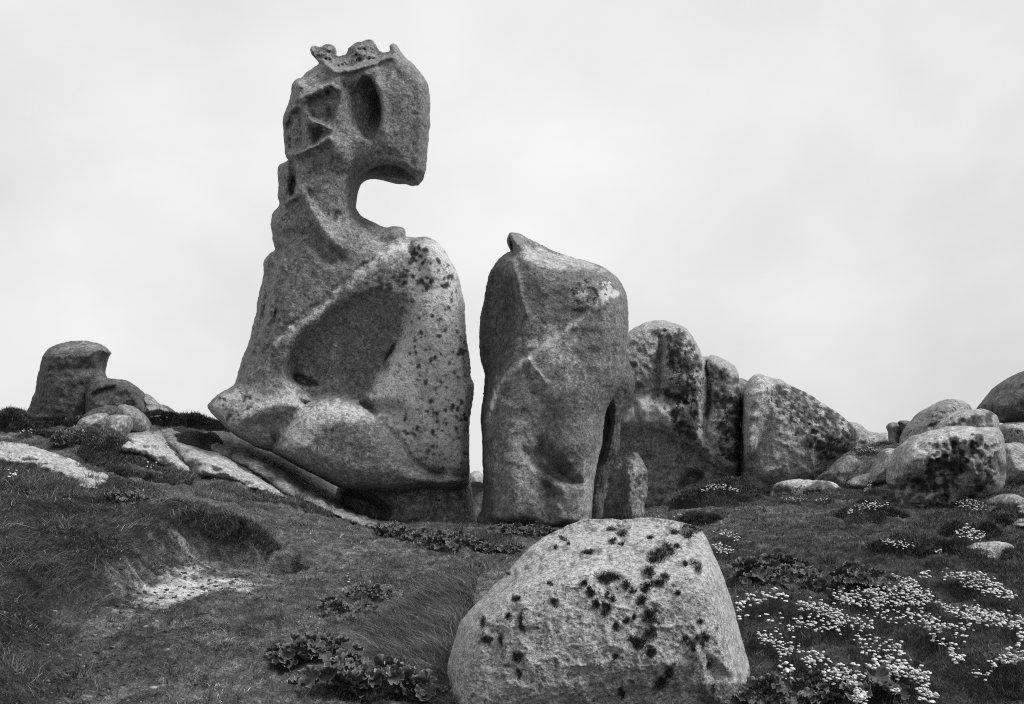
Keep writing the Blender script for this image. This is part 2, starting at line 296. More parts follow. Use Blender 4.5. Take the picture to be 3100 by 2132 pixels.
class Rock:
    """A solid rock: measured outline in the plane Y0, front relief H and back depth B in metres."""
    def __init__(s, Y0, outline, T=0.8, R=0.7, back=None, step=4.0, p=2.2, sm=2, Rb=None, embed=None):
        s.Y0 = Y0; s.m = Y0/FS; s.poly = smooth_poly(outline, sm); s.step = step
        lo = s.poly.min(0)-3*step; hi = s.poly.max(0)+3*step
        s.px = np.arange(lo[0], hi[0], step); s.py = np.arange(lo[1], hi[1], step)
        s.P, s.Q = np.meshgrid(s.px, s.py, indexing='ij'); s.P = s.P.astype(np.float32); s.Q = s.Q.astype(np.float32)
        wob = 2.6*step/4*fbm(s.P/20, s.Q/20, 0, 4, 5, .65)
        s.d = seg_dist(s.P+wob, s.Q+wob, s.poly, True)*s.m
        s.H = T*prof(s.d/R, p); s.B = (T if back is None else back)*prof(s.d/(Rb or R), p)
        s.tone = np.zeros_like(s.P); s.dark = np.zeros_like(s.P); s.pale = np.zeros_like(s.P)
        s.e = prof(s.d/0.16, 2)
        if embed is not None: s.embed(embed, R)
    def embed(s, T, R):                                       # a slab lying in the slope: its face follows the ground, raised by T
        gx = np.linspace(s.px[0], s.px[-1], 44); gy = np.linspace(s.py[0], s.py[-1], 28); G = np.zeros((44, 28))
        ys = np.linspace(5, 19, 300)
        for i, a in enumerate(gx):
            for j, b in enumerate(gy):
                f = terr((a-CX)/FS*ys, ys)-(EYE-(b-HY)/FS*ys) > 0; k = np.argmax(f); G[i, j] = ys[k] if f[k] else 19
        u = np.clip(np.searchsorted(gx, s.px)-1, 0, 42); fu = ((s.px-gx[u])/(gx[1]-gx[0]))[:, None]; v = np.clip(np.searchsorted(gy, s.py)-1, 0, 26); fv = ((s.py-gy[v])/(gy[1]-gy[0]))[None, :]
        Yg = G[np.ix_(u, v)]*(1-fu)*(1-fv)+G[np.ix_(u+1, v)]*fu*(1-fv)+G[np.ix_(u, v+1)]*(1-fu)*fv+G[np.ix_(u+1, v+1)]*fu*fv
        inn = s.d > -.1; s.Y0 = float(np.percentile(Yg[inn], 97))+.3; s.m = s.Y0/FS
        s.H = np.where(s.d > 0, np.clip(s.Y0-Yg, 0.1, 9)+T*prof(s.d/R, 2)-.10, 0); s.B = np.where(s.d > 0, .3, 0); s.e = np.ones_like(s.d)
    def dist(s, poly, closed=True, wob=0.0, ws=30.0):
        P, Q = s.P, s.Q
        if wob: P = P+wob*fbm(P/ws, Q/ws, 0, 3, 61); Q = Q+wob*fbm(s.P/ws, Q/ws, 5, 3, 62)
        return seg_dist(P, Q, poly, closed)*s.m
    def lobe(s, poly, h0, T, R, k=0.08, p=2.0, wob=4):
        d = s.dist(smooth_poly(poly, 2), wob=wob); h = np.where(d > 0, h0+T*prof(d/R, p), h0+d*3); s.H = np.where(s.d > 0, smax(s.H, h, k), s.H); return s
    def hollow(s, poly, depth, R, soft=0.0, wob=4, lin=None):
        d = s.dist(smooth_poly(poly, 2), wob=wob); w = ss(d, -soft, R)
        if lin is not None:                                   # depth grows along a direction between two rows or columns
            ax, a, b, lo = lin; C = s.P if ax == 'x' else s.Q; w = w*(lo+(1-lo)*np.clip((C-a)/(b-a), 0, 1))
        s.H = s.H-depth*w; return s
    def ridge(s, pts, w, amp, side=0, wob=4):
        d = s.dist(smooth_poly(pts, 2, False), False, wob=wob); s.H = s.H+amp*np.exp(-(d/w)**2); return s
    def bump(s, c, rx, ry, amp, ang=0):
        a = math.radians(ang); dx = (s.P-c[0]); dy = (s.Q-c[1]); u = (dx*math.cos(a)+dy*math.sin(a))/rx; v = (-dx*math.sin(a)+dy*math.cos(a))/ry
        s.H = s.H+amp*np.exp(-(u*u+v*v)); return s
    def slope(s, gx, gy, cx, cy):
        s.H = s.H+(gx*(s.P-cx)+gy*(s.Q-cy))*s.m; return s
    def facets(s, n, seed, g0=.35, g1=1.0, c=(.85, 1.2)):     # flat broken faces cut across the rounded form
        rg = np.random.default_rng(seed); lo, hi = s.poly.min(0), s.poly.max(0); cx, cy = (lo+hi)/2; hm = float(s.H.max()); base = s.H.copy()
        for k in range(n):
            a = (k+rg.random()*.8)/n*6.283; g = g0+(g1-g0)*rg.random(); wv = 5*fbm(s.P/25, s.Q/25, k, 3, 19)
            pl = hm*(c[0]+(c[1]-c[0])*rg.random())-g*((s.P-cx+wv)*math.cos(a)+(s.Q-cy+wv)*math.sin(a))*s.m-.0
            s.H = np.minimum(s.H, np.maximum(pl, base*.25))
        return s
    def cells(s, sc, amp, seed=0, poly=None):                 # irregular scalloped pitting
        w = 1 if poly is None else ss(s.dist(smooth_poly(poly, 1)), 0, .1)
        s.H = s.H-amp*w*np.abs(fbm(s.P/sc, s.Q/sc, 0, 3, seed)); return s
    def paint(s, ch, poly, v, soft=0.12, wob=12, ws=26):
        d = s.dist(smooth_poly(poly, 1), wob=wob, ws=ws); a = getattr(s, ch)
        rag = fbm(s.P/16, s.Q/16, 7, 5, int(abs(v)*100)+len(poly), .72)*1.5   # ragged, crusty edge like lichen
        setattr(s, ch, a+v*(.35*ss(d, -soft/2, soft/2)+.65*ss(d+soft*.9*rag, -.015, .015))); return s
    def line(s, ch, pts, w, v, wob=8, rag=0.6):
        d = s.dist(smooth_poly(pts, 1, False), False, wob=wob, ws=18); k = np.exp(-(d/w)**2)*((1-rag)+rag*1.6*ss(fbm(s.P/7, s.Q/7, 3, 4, 71, .65), -.25, .2)); a = getattr(s, ch); setattr(s, ch, a+v*k); return s
    def spots(s, poly, n, r, v=-1.6, seed=1, ch='tone'):
        rg = np.random.default_rng(seed); pp = np.asarray(poly); lo, hi = pp.min(0), pp.max(0); a = getattr(s, ch).copy(); c = 0; it = 0
        wx = 5*fbm(s.P/7, s.Q/7, 0, 2, 81); wy = 5*fbm(s.P/7, s.Q/7, 4, 2, 82)
        while c < n and it < n*20:
            it += 1; q = lo+rg.random(2)*(hi-lo)
            if seg_dist(np.array([q[0]]), np.array([q[1]]), pp, True)[0] < 0: continue
            rr = r*(0.5+rg.random()**2*1.3); el = .8+.5*rg.random()
            i0, i1 = np.searchsorted(s.px, [q[0]-3*rr-6, q[0]+3*rr+6]); j0, j1 = np.searchsorted(s.py, [q[1]-3*rr-6, q[1]+3*rr+6])
            sl = (slice(i0, i1), slice(j0, j1)); d = np.sqrt(((s.P[sl]-q[0]+wx[sl])*el)**2+((s.Q[sl]-q[1]+wy[sl])/el)**2)/rr
            w = 1-ss(d, 0.7, 1.25); a[sl] = np.minimum(a[sl], a[sl]*(1-w)+v*w) if v < 0 else np.maximum(a[sl], v*w); c += 1
        setattr(s, ch, a); return s
    def build(s, name, mat, label, cat='rock', group=None, rough=1.0, parent=None, smooth=1, lean=0.0, seed=0):
        m = s.m; H = np.where(s.d > 0, np.maximum(s.H*s.e+(1-s.e)*0, 0.02*s.e), s.d*2); B = np.where(s.d > 0, s.B*s.e+0.02*s.e, s.d*2)
        hmax, bmax = H.max(), B.max(); dx = s.step*m; dy = dx*1.15
        ys = np.arange(-hmax-2.5*dy, bmax+2.5*dy, dy).astype(np.float32)
        F = np.maximum(-H[:, None, :]-ys[None, :, None], ys[None, :, None]-B[:, None, :]).astype(np.float32)
        V, Q = surface_nets(F, (0, ys[0], 0), (1, dy, 1))
        i, j = V[:, 0], V[:, 2]
        def samp(M):
            i0 = np.clip(i.astype(int), 0, M.shape[0]-2); j0 = np.clip(j.astype(int), 0, M.shape[1]-2); u = i-i0; v = j-j0
            return M[i0, j0]*(1-u)*(1-v)+M[i0+1, j0]*u*(1-v)+M[i0, j0+1]*(1-u)*v+M[i0+1, j0+1]*u*v
        at = {k: samp(getattr(s, k)) for k in ('tone', 'dark', 'pale')}
        sx_ = s.px[0]+i*s.step; sy_ = s.py[0]+j*s.step; Y = s.Y0+V[:, 1]; Yf = np.minimum(Y, s.Y0)
        X = (sx_-CX)/FS*Yf; Zz = EYE-(sy_-HY)/FS*Yf; V = np.stack([X, Y, Zz], -1)
        V = lap(V, Q[:, ::-1], smooth, .5); nrm = vnorm(V, Q)
        mid = V.mean(0)
        if ((V-mid)*nrm).sum() < 0: Q = Q[:, ::-1]; nrm = -nrm
        x, y, z = V.T; sd = seed or (len(name)*7+int(s.px[0])) % 997
        D = 0.030*fbm(x*1.7, y*1.7, z*1.7, 3, sd)+0.018*fbm(x*6, y*6, z*6, 4, sd+9, .6)+0.010*fbm(x*20, y*20, z*20, 3, sd+19, .6)
        V = V+nrm*(D*rough)[:, None]
        loc = np.array([V[:, 0].mean(), V[:, 1].mean(), V[:, 2].min()])
        me = mk_mesh(name, V-loc, quads=Q, attrs=at)
        if parent is None and name not in ('sloping_bedrock', 'long_slab', 'humped_slab'): foot = np.abs(V[:, 2]-terr(V[:, 0], V[:, 1])) < .035; foot &= nrm[:, 1] < .2; FEET.append(V[foot])
        o = obj(name, me, mat, parent, tuple(loc))
        if cat: tag(o, label, cat, group)
        return o
M_MAIN = rock_mat('weathered_granite', base=0.275, big=.4, mid=1.3, grain=5.0, gs=34, dthr=0.69, pthr=0.67, streak=.6)
M_SPOT = rock_mat('lichen_spotted_granite', base=0.37, big=.6, mid=1.8, grain=4.8, gs=32, dthr=0.665, pthr=0.63, streak=.7)
M_STONE = rock_mat('smooth_granite', base=0.23, big=.8, mid=1.4, grain=4.4, gs=36, dthr=0.72, pthr=0.70, streak=1.3)
M_PALE = rock_mat('pale_granite', base=0.44, gs=38, dthr=0.67, pthr=0.64, ps=6, mid=2.0)
M_DARK = rock_mat('dark_granite', base=0.145, gs=34, dthr=0.64, pthr=0.65, ps=6)
M_FORE = rock_mat('crusted_pale_granite', base=0.50, big=0.4, mid=1.8, grain=5.6, gs=75, dthr=0.80, pthr=0.57, ps=16, bump=1.0, fleck=.55, streak=.2)
M_SLAB = rock_mat('slab_granite', base=0.34, gs=34, dthr=0.66, pthr=0.63)
# --- the tall balanced rock shaped like a horse's head
def balanced_rock():
    Y0 = 15.0
    L = Zp(2, [(55,880),(110,830),(160,810),(190,790),(205,720),(215,680),(240,620),(260,560),(275,500),(300,420),(310,330),(325,280),(338,220),(333,160),(350,130),(400,95)])
    Hd = Zp(1, [(180,1480),(165,1430),(160,1380),(152,1320),(165,1250),(190,1215),(212,1195),(195,1150),(200,1100),(208,1060),(197,1000),(200,945),(225,915),(270,900),(250,870),(245,800),(240,720),(232,615),(270,540),(290,450),(303,370),(330,345),(360,345),(400,295),(460,255),(478,245),(440,205),(415,165),(425,130),(460,125),(490,140),(515,115),(550,112),(585,130),(596,160),(590,190),(620,195),(660,185),(668,150),(700,120),(740,95),(770,97),(800,80),(835,82),(860,120),(880,155),(910,175),(955,165),(948,130),(970,113),(1000,125),(1020,165),(1060,210),(1110,250),(1160,310),(1205,370),(1218,430),(1222,500),(1220,580),(1225,640),(1215,700),(1210,780),(1203,850),(1198,930),(1190,975),(1160,1010),(1135,1038),(1110,1035),(1065,1040),(1010,1022),(945,1018),(900,1005),(850,990),(800,988),(770,990),(750,1010),(732,1060),(722,1130),(720,1200),(735,1240),(770,1280),(840,1310),(930,1355),(990,1343),(1045,1355),(1057,1380),(1050,1405),(1065,1418)])
    Rt = Zp(2, [(1120,38),(1170,28),(1220,50),(1260,90),(1300,160),(1335,220),(1350,290),(1365,370),(1365,440),(1375,520),(1390,620),(1400,700),(1400,755),(1420,790),(1415,860),(1405,920),(1395,980),(1392,1080),(1393,1200),(1395,1290),(1375,1320),(1330,1355),(1280,1340),(1230,1320),(1160,1320),(1100,1335),(1010,1350),(900,1335),(780,1335),(700,1310),(640,1275),(560,1235),(470,1185),(390,1140),(300,1110),(220,1070),(160,1030),(120,990),(70,940),(40,900)])
    r = Rock(Y0, L+Hd+Rt, T=0.95, R=0.66, back=1.1, step=3.6, sm=1, p=2.1)
    r.lobe(Zp(1, [(600,320),(700,310),(870,255),(985,120),(1060,200),(1215,380),(1225,700),(1200,950),(1135,1035),(1060,945),(930,895),(800,940),(700,880),(620,700)]), .60, .22, .30, .05)
    # upper torso facets
    r.slope(0, 0.0, 1100, 1000)
    r.hollow(Zp(2, [(440,600),(600,440),(790,300),(950,290),(1100,330),(1170,420),(1160,520),(1110,680),(1040,800),(960,920),(900,980),(720,980),(610,980),(500,890),(440,790),(430,700)]), 0.52, 0.20, lin=('y', 862, 1130, 0.12), wob=7)
    r.ridge(Zp(2, [(1050,70),(900,180),(780,270),(680,360),(590,440),(500,510),(400,580)]), 0.09, 0.03)
    r.ridge(Zp(2, [(1040,50),(880,160),(760,240),(600,390),(400,540)]), 0.035, -0.035, wob=14)
    # arm, lap and foot
    r.lobe(Zp(2, [(1065,350),(1100,180),(1090,40),(1220,20),(1320,180),(1400,440),(1430,700),(1430,1200),(1350,1260),(1150,1215),(1050,1050),(950,960),(850,890),(820,875),(870,820),(960,700),(1010,610),(1050,520),(1075,440)]), 0.62, 0.42, 0.50, 0.03)
    r.lobe(Zp(2, [(1180,300),(1330,300),(1440,500),(1440,1000),(1300,1100),(1180,900),(1120,700),(1090,400)]), 0.80, 0.34, 0.6, 0.25)
    r.lobe(Zp(2, [(370,1140),(420,1040),(490,930),(560,890),(640,862),(760,865),(850,895),(930,960),(1000,1030),(1060,1100),(1130,1190),(1200,1240),(1320,1250),(1380,1300),(1160,1350),(1010,1360),(780,1345),(640,1290),(470,1200)]), 0.70, 0.62, 0.45, 0.03)
    r.lobe(Zp(2, [(30,900),(160,800),(300,770),(450,745),(520,800),(560,850),(615,885),(500,900),(440,1000),(390,1140),(220,1080),(60,950)]), 0.52, 0.42, 0.38, 0.03)
    r.ridge(Zp(2, [(160,1030),(250,960),(330,915),(420,890),(490,900)]), 0.10, 0.12)
    r.hollow(Zp(2, [(480,745),(530,730),(600,770),(620,800),(560,800),(510,790)]), 0.22, 0.06, soft=.03)
    r.hollow(Zp(2, [(985,585),(1025,560),(1020,600),(1000,640),(960,700),(940,740),(950,660)]), 0.22, 0.10)
    r.hollow(Zp(2, [(830,860),(900,890),(1050,900),(1040,940),(960,930),(900,920)]), 0.14, 0.10, soft=.1)
    r.ridge(Zp(2, [(330,560),(370,430),(380,300),(430,180),(430,60)]), 0.07, 0.12); r.ridge(Zp(2, [(250,700),(330,560),(400,420)]), .05, -.08); r.ridge(Zp(2, [(300,560),(345,400),(385,260)]), .04, -.1); r.cells(30, .12, 77, Zp(2, [(200,760),(200,500),(320,100),(470,60),(440,300),(380,560),(330,740)]))
    r.hollow(Zp(2, [(315,580),(330,300),(345,150),(400,100),(430,60),(425,180),(375,330),(350,450),(330,560)]), 0.28, 0.12, soft=.08)
    r.ridge(Zp(2, [(1190,1240),(1240,1260),(1300,1300),(1330,1330)]), 0.06, -0.13)
    r.lobe(Zp(2, [(1360,780),(1400,750),(1440,790),(1430,880),(1390,930),(1360,880)]), 0.45, 0.15, 0.2, 0.05)
    # nape facet, diagonal crack
    r.hollow(Zp(1, [(160,1240),(230,1195),(330,1150),(370,1230),(440,1350),(560,1500),(620,1580),(560,1640),(400,1500),(300,1500),(200,1480)]), 0.24, 0.35, soft=.05)
    r.ridge(Zp(1, [(340,1160),(400,1270),(450,1370),(560,1490),(640,1560)]), 0.05, -0.08)
    r.ridge(Zp(1, [(345,1100),(420,1230),(490,1340),(600,1470)]), 0.10, 0.08)
    r.hollow(Zp(1, [(740,1300),(850,1350),(940,1420),(1030,1420),(900,1500),(860,1480),(830,1400)]), 0.28, 0.18, soft=.12)
    r.lobe(Zp(1, [(880,1350),(990,1335),(1075,1350),(1070,1420),(950,1450),(900,1430)]), 0.35, 0.2, 0.2, 0.08)
    # neck and head
    r.ridge(Zp(1, [(560,760),(620,850),(680,960),(640,1100),(620,1200)]), 0.18, 0.10)
    r.hollow(Zp(1, [(268,905),(290,885),(330,905),(345,1000),(338,1130),(275,1170),(262,1100),(275,1000)]), 0.30, 0.07)
    r.hollow(Zp(1, [(238,640),(262,570),(320,540),(372,525),(392,600),(395,700),(405,800),(380,850),(290,870),(248,850)]), 0.34, 0.11)
    r.hollow(Zp(1, [(400,640),(440,655),(500,655),(548,690),(545,735),(490,790),(420,835),(402,740)]), 0.26, 0.18)
    r.ridge(Zp(1, [(360,478),(430,450),(500,420),(560,395)]), 0.045, 0.09)
    r.hollow(Zp(1, [(370,480),(450,445),(560,400),(640,420),(620,560),(545,680),(430,640),(395,560)]), 0.12, 0.10)
    r.ridge(Zp(1, [(392,570),(430,640),(500,655),(550,685)]), 0.04, 0.07)
    r.ridge(Zp(1, [(290,868),(350,850),(400,830),(470,800),(540,745)]), 0.05, 0.09)
    r.ridge(Zp(1, [(212,1200),(270,1170),(335,1145)]), 0.05, 0.08)
    r.hollow(Zp(1, [(360,345),(420,290),(480,250),(545,280),(600,320),(560,390),(440,430),(360,440)]), 0.16, 0.10)
    r.hollow(Zp(1, [(590,330),(700,330),(860,300),(900,420),(920,560),(900,700),(840,800),(760,780),(640,700),(580,560)]), 0.24, 0.35)
    # the eye slot: sharp right rim, soft left slope
    rim = smooth_poly(Zp(1, [(800,290),(840,360),(880,440),(900,540),(895,650),(868,740),(838,775)]), 2, False)
    dr = r.dist(rim, False); slot = r.dist(smooth_poly(Zp(1, [(790,300),(840,355),(880,440),(902,540),(897,650),(870,742),(835,778),(780,760),(730,700),(690,600),(690,480),(740,360)]), 2), wob=0)
    vert = np.clip(1-((r.Q-(80+560/2.217))/(235/2.217))**2, 0, 1)
    r.H -= 0.85*ss(slot, -0.01, 0.05)*np.exp(-(dr/0.20)**1.6)*vert
    r.ridge(Zp(1, [(865,380),(905,460),(925,560),(905,680)]), 0.10, 0.06)
    # mouth arch: the underside recedes from front rim to back rim
    r.hollow(Zp(1, [(740,1010),(790,960),(850,925),(920,905),(980,910),(1050,940),(1110,985),(1140,1030),(1140,1070),(1000,1060),(760,1020)]), 0.95, 0.07, wob=1)
    r.ridge(Zp(1, [(780,955),(850,912),(920,893),(990,900),(1060,930),(1120,975)]), 0.06, 0.05)
    # crown: knobbly top behind a thin lip
    top = Zp(1, [(400,100),(420,60),(980,60),(960,205),(870,245),(800,262),(740,285),(690,300),(630,300),(590,318),(545,285),(500,240),(440,220)])
    r.hollow(top, 0.34, 0.08, wob=6); r.cells(14, 0.30, 5, top); r.cells(5, 0.10, 6, top)
    r.ridge(Zp(1, [(545,280),(595,315),(640,302),(690,300),(740,283),(800,260),(870,243),(960,205)]), 0.035, 0.10)
    r.cells(40, 0.16, 15, Zp(1, [(200,300),(560,300),(600,700),(450,1200),(200,1400),(150,1000)]))
    r.cells(60, 0.03, 25); r.cells(10, .07, 27, Zp(1, [(200,300),(560,300),(600,700),(350,900),(330,1200),(150,1500),(150,1000)]))
    # lichens (pale vein, crust on arm and lap, shoulder spots), plus painted light and shade
    r.line('tone', Zp(2, [(1060,70),(980,120),(880,190),(780,260),(690,350),(590,430),(500,500),(400,575)]), 0.085, 1.5, wob=20)
    r.line('tone', Zp(2, [(860,170),(700,310),(560,425),(420,530),(330,620)]), 0.05, -1.1, wob=14)
    r.paint('tone', Zp(2, [(1090,60),(1300,60),(1420,500),(1420,1250),(1150,1200),(1050,1050),(860,880),(960,700),(1070,480),(1060,330)]), 1.25, .2)  # arm: pale lichen and its lit side, both put into the tone
    r.paint('tone', Zp(2, [(480,1150),(420,1060),(500,930),(640,870),(850,890),(960,960),(780,980),(640,1000),(560,1100)]), 1.15, .16)  # lap top painted brighter as if lit from above, over its crust
    r.paint('tone', Zp(2, [(60,900),(200,800),(450,770),(600,880),(480,920),(250,950),(150,1000)]), 0.95, .15)  # foot's upper face lightened in the tone as lit
    r.paint('tone', Zp(2, [(640,1110),(760,1000),(900,950),(1000,1050),(1140,1180),(1120,1330),(780,1320)]), -0.30, .3)  # shade on the downward front of the lap, painted in
    r.paint('tone', Zp(2, [(480,600),(600,440),(800,310),(1040,330),(1050,480),(900,760),(700,860),(560,760)]), -0.12, .15)  # overhung bowl: its shade is put into the tone
    r.paint('tone', Zp(2, [(560,300),(800,120),(1000,40),(1060,60),(800,250),(600,400)]), 0.3, .25)
    r.paint('pale', Zp(2, [(850,300),(1090,60),(1300,250),(1400,700),(1400,1250),(1150,1230),(950,1000),(850,880),(1050,500)]), 0.35, .3)
    r.paint('pale', Zp(2, [(420,1060),(640,870),(850,900),(1000,1080),(700,1100),(560,1200)]), 0.25, .3)
    r.paint('tone', Zp(1, [(900,300),(1200,300),(1230,900),(1140,1030),(1000,860),(960,560)]), -0.4, .3); r.paint('tone', Zp(1, [(590,700),(700,720),(860,790),(760,880),(700,900),(640,860)]), .4, .3); r.paint('tone', Zp(1, [(300,350),(480,330),(560,400),(370,480)]), .4, .15); r.paint('tone', Zp(1, [(360,1150),(560,1240),(700,1300),(560,1480),(420,1280)]), .45, .2)
    r.paint('tone', Zp(2, [(380,600),(470,600),(560,740),(480,760),(380,700)]), -0.6, .15)  # painted shade in the pocket beside the bowl
    r.spots(Zp(2, [(1090,60),(1220,60),(1340,280),(1350,330),(1200,300),(1060,330),(1000,250)]), 60, 5.0, -2.2, 3)
    r.spots(Zp(2, [(1070,340),(1330,320),(1380,560),(1390,900),(1150,900),(1000,700),(1090,500)]), 90, 3.6, -1.7, 4)
    r.spots(Zp(2, [(1040,900),(1380,900),(1380,1240),(1150,1200),(1050,1060)]), 70, 4.0, -1.9, 5)
    r.spots(Zp(2, [(100,850),(250,820),(300,900),(200,990),(120,960)]), 26, 4.0, -1.6, 6)
    r.spots(Zp(2, [(850,250),(1000,200),(1060,320),(880,300)]), 26, 5, -1.8, 8)
    r.spots(Zp(2, [(620,560),(720,560),(700,640),(640,640)]), 4, 8, 1.1, 9, 'tone')
    r.spots(Zp(1, [(450,1240),(620,1240),(600,1300),(480,1290)]), 8, 6, -1.4, 10)
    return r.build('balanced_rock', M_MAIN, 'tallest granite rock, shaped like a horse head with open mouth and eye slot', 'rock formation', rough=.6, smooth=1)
balanced_rock()
# --- rocks under it
r = Rock(15.4, Zp(2, [(700,1400),(720,1290),(860,1270),(1000,1270),(1100,1255),(1200,1240),(1300,1250),(1385,1270),(1405,1320),(1412,1380),(1425,1480),(1435,1600),(1430,1700),(800,1700),(740,1560)]), T=.75, R=.5, back=1.2)
r.hollow(Zp(2, [(700,1300),(880,1330),(960,1380),(1010,1440),(980,1500),(1000,1600),(700,1600)]), .9, .25); r.ridge(Zp(2, [(1020,1350),(1040,1420),(1100,1470)]), .1, .06)
r.paint('tone', Zp(2, [(1020,1350),(1150,1330),(1200,1400),(1100,1440)]), .7, .3); r.paint('tone', Zp(2, [(700,1300),(1000,1300),(1000,1600),(700,1600)]), -.5, .3)  # pale patch; then the cave's shadow painted into the tone
r.spots(Zp(2, [(1100,1380),(1400,1380),(1400,1520),(1150,1500)]), 40, 4, .8, 3, 'tone')
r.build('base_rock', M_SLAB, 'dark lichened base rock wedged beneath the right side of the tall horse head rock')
r = Rock(15.6, Zp(2, [(-60,1060),(0,1030),(60,1015),(150,1012),(260,1040),(400,1100),(540,1170),(680,1240),(800,1330),(900,1400),(940,1480),(930,1540),(880,1530),(760,1490),(640,1440),(540,1390),(440,1350),(330,1270),(200,1190),(60,1130)]), T=.3, R=.45, step=5, embed=.85)
r.cells(40, .08, 7); r.paint('tone', Zp(2, [(80,1000),(400,1130),(700,1290),(900,1480),(700,1420),(400,1280)]), -.45, .3); r.paint('tone', Zp(2, [(500,1330),(700,1400),(860,1480),(900,1540),(700,1490)]), .6, .15)
r.build('sloping_bedrock', M_STONE, 'long dark sloping bedrock slab carrying the tall horse head rock')
# --- standing stone
def standing_stone():
    out = Zp(3, [(235,68),(265,70),(300,85),(350,110),(450,160),(550,195),(640,220),(700,245),(750,285),(790,330),(812,385),(818,450),(820,540),(815,640),(805,700),(798,770),(770,840),(745,880),(720,930),(700,990),(690,1060),(688,1110),(670,1180),(660,1250),(650,1320),(642,1400),(638,1500),(640,1620),(60,1620),(68,1520),(72,1470),(95,1440),(105,1350),(103,1250),(97,1150),(95,1080),(90,1000),(92,940),(103,870),(110,780),(106,750),(88,700),(78,640),(80,560),(87,470),(105,400),(115,330),(125,280),(155,220),(190,185),(225,165),(238,168),(228,145),(215,120),(217,90)])
    r = Rock(14.2, out, T=1.0, R=.58, back=1.1, step=3.6, sm=1)
    r.hollow(Zp(3, [(-20,150),(240,165),(262,260),(290,380),(312,480),(300,570),(250,680),(200,770),(165,850),(150,950),(125,1030),(110,1150),(140,1300),(150,1480),(100,1620),(-20,1620)]), .62, .42, soft=.03)
    r.hollow(Zp(3, [(100,0),(700,150),(800,300),(700,258),(600,262),(450,262),(330,235),(270,200),(240,120)]), .62, .40, soft=.0)
    r.ridge(Zp(3, [(240,170),(258,270),(285,380),(312,470)]), .05, .05)
    r.hollow(Zp(3, [(215,70),(240,80),(262,130),(258,200),(235,165)]), .35, .05)
    r.ridge(Zp(3, [(185,800),(250,745),(330,690),(400,630),(480,580),(560,520),(640,450),(700,400)]), .04, .012)
    r.ridge(Zp(3, [(325,700),(350,735),(385,770),(408,810)]), .04, .05); r.bump(Zp(3, [(350,800)])[0], 22, 50, -.07, -20)
    r.bump(Zp(3, [(470,700)])[0], 60, 60, .08); r.bump(Zp(3, [(560,900)])[0], 90, 80, .10)
    r.bump(Zp(3, [(420,1000)])[0], 40, 90, -.06, 0); r.bump(Zp(3, [(560,1110)])[0], 85, 70, .14)
    r.hollow(Zp(3, [(380,1060),(430,1100),(480,1180),(560,1260),(610,1290),(570,1330),(470,1310),(400,1260),(340,1210),(310,1150)]), .24, .30, soft=.08)
    r.ridge(Zp(3, [(310,1150),(345,1210),(420,1245),(500,1290),(580,1310)]), .06, -.10)
    r.hollow(Zp(3, [(360,1270),(430,1300),(480,1360),(470,1500),(400,1500),(385,1400)]), .10, .2, soft=.1)
    r.bump(Zp(3, [(270,1330)])[0], 60, 110, .12); r.bump(Zp(3, [(600,1400)])[0], 30, 70, .15)
    r.hollow(Zp(3, [(60,1440),(200,1480),(330,1460),(420,1510),(560,1470),(620,1530),(640,1640),(60,1640)]), .25, .16)
    r.ridge(Zp(3, [(225,640),(205,760),(225,640)]), .05, -.05); r.ridge(Zp(3, [(180,880),(140,960),(125,1020)]), .05, .06)
    r.cells(60, .04, 35); r.cells(22, .10, 36, Zp(3, [(80,180),(240,170),(300,450),(200,760),(80,700)]))
    r.line('tone', Zp(3, [(130,1000),(160,860),(190,800),(330,690),(480,580),(600,490),(690,410)]), .045, 1.7, wob=5)
    r.paint('tone', Zp(3, [(60,300),(240,250),(300,500),(180,800),(120,1100),(160,1500),(60,1500)]), -.85, .2)  # left plane turned from the light: shade painted into the tone
    r.paint('tone', Zp(3, [(280,120),(600,200),(780,300),(700,260),(450,250),(300,220)]), 1.0, .12)  # top facet painted brighter, as the sky lights it
    r.paint('dark', Zp(3, [(520,300),(600,290),(720,290),(740,380),(650,420),(560,500),(510,450)]), .55, .25); r.paint('tone', Zp(3, [(500,280),(740,280),(740,400),(560,510)]), -.5, .25)
    r.spots(Zp(3, [(570,370),(640,365),(640,400),(590,405)]), 7, 8, 1.9, 3, 'tone'); r.spots(Zp(3, [(670,360),(740,350),(750,385),(680,400)]), 7, 8, 1.9, 4, 'tone'); r.spots(Zp(3, [(610,320),(740,320),(730,345),(640,335)]), 7, 6, 1.7, 5, 'tone'); r.spots(Zp(3, [(360,310),(420,310),(420,340),(360,340)]), 2, 5, 1.2, 6, 'tone')
    r.paint('tone', Zp(3, [(375,1280),(450,1290),(480,1480),(400,1490)]), -.9, .2); r.paint('tone', Zp(3, [(400,1080),(620,1250),(600,1310),(480,1290)]), -.9, .25)  # dark lichen patch, then painted shade in the lower hollow
    r.paint('tone', Zp(3, [(240,1050),(330,1000),(350,1250),(380,1400),(260,1400),(220,1200)]), .8, .4); r.paint('tone', Zp(3, [(330,560),(520,560),(560,800),(430,900),(330,760)]), 1.1, .4)  # front centre painted brighter where the light falls
    r.paint('tone', Zp(3, [(620,1200),(690,1100),(640,1480),(560,1480),(580,1330)]), .7, .2); r.spots(Zp(3, [(480,1300),(640,1200),(640,1480),(450,1490)]), 50, 5, .9, 7, 'tone')
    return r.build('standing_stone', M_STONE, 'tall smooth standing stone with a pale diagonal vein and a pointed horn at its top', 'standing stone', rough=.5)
standing_stone()
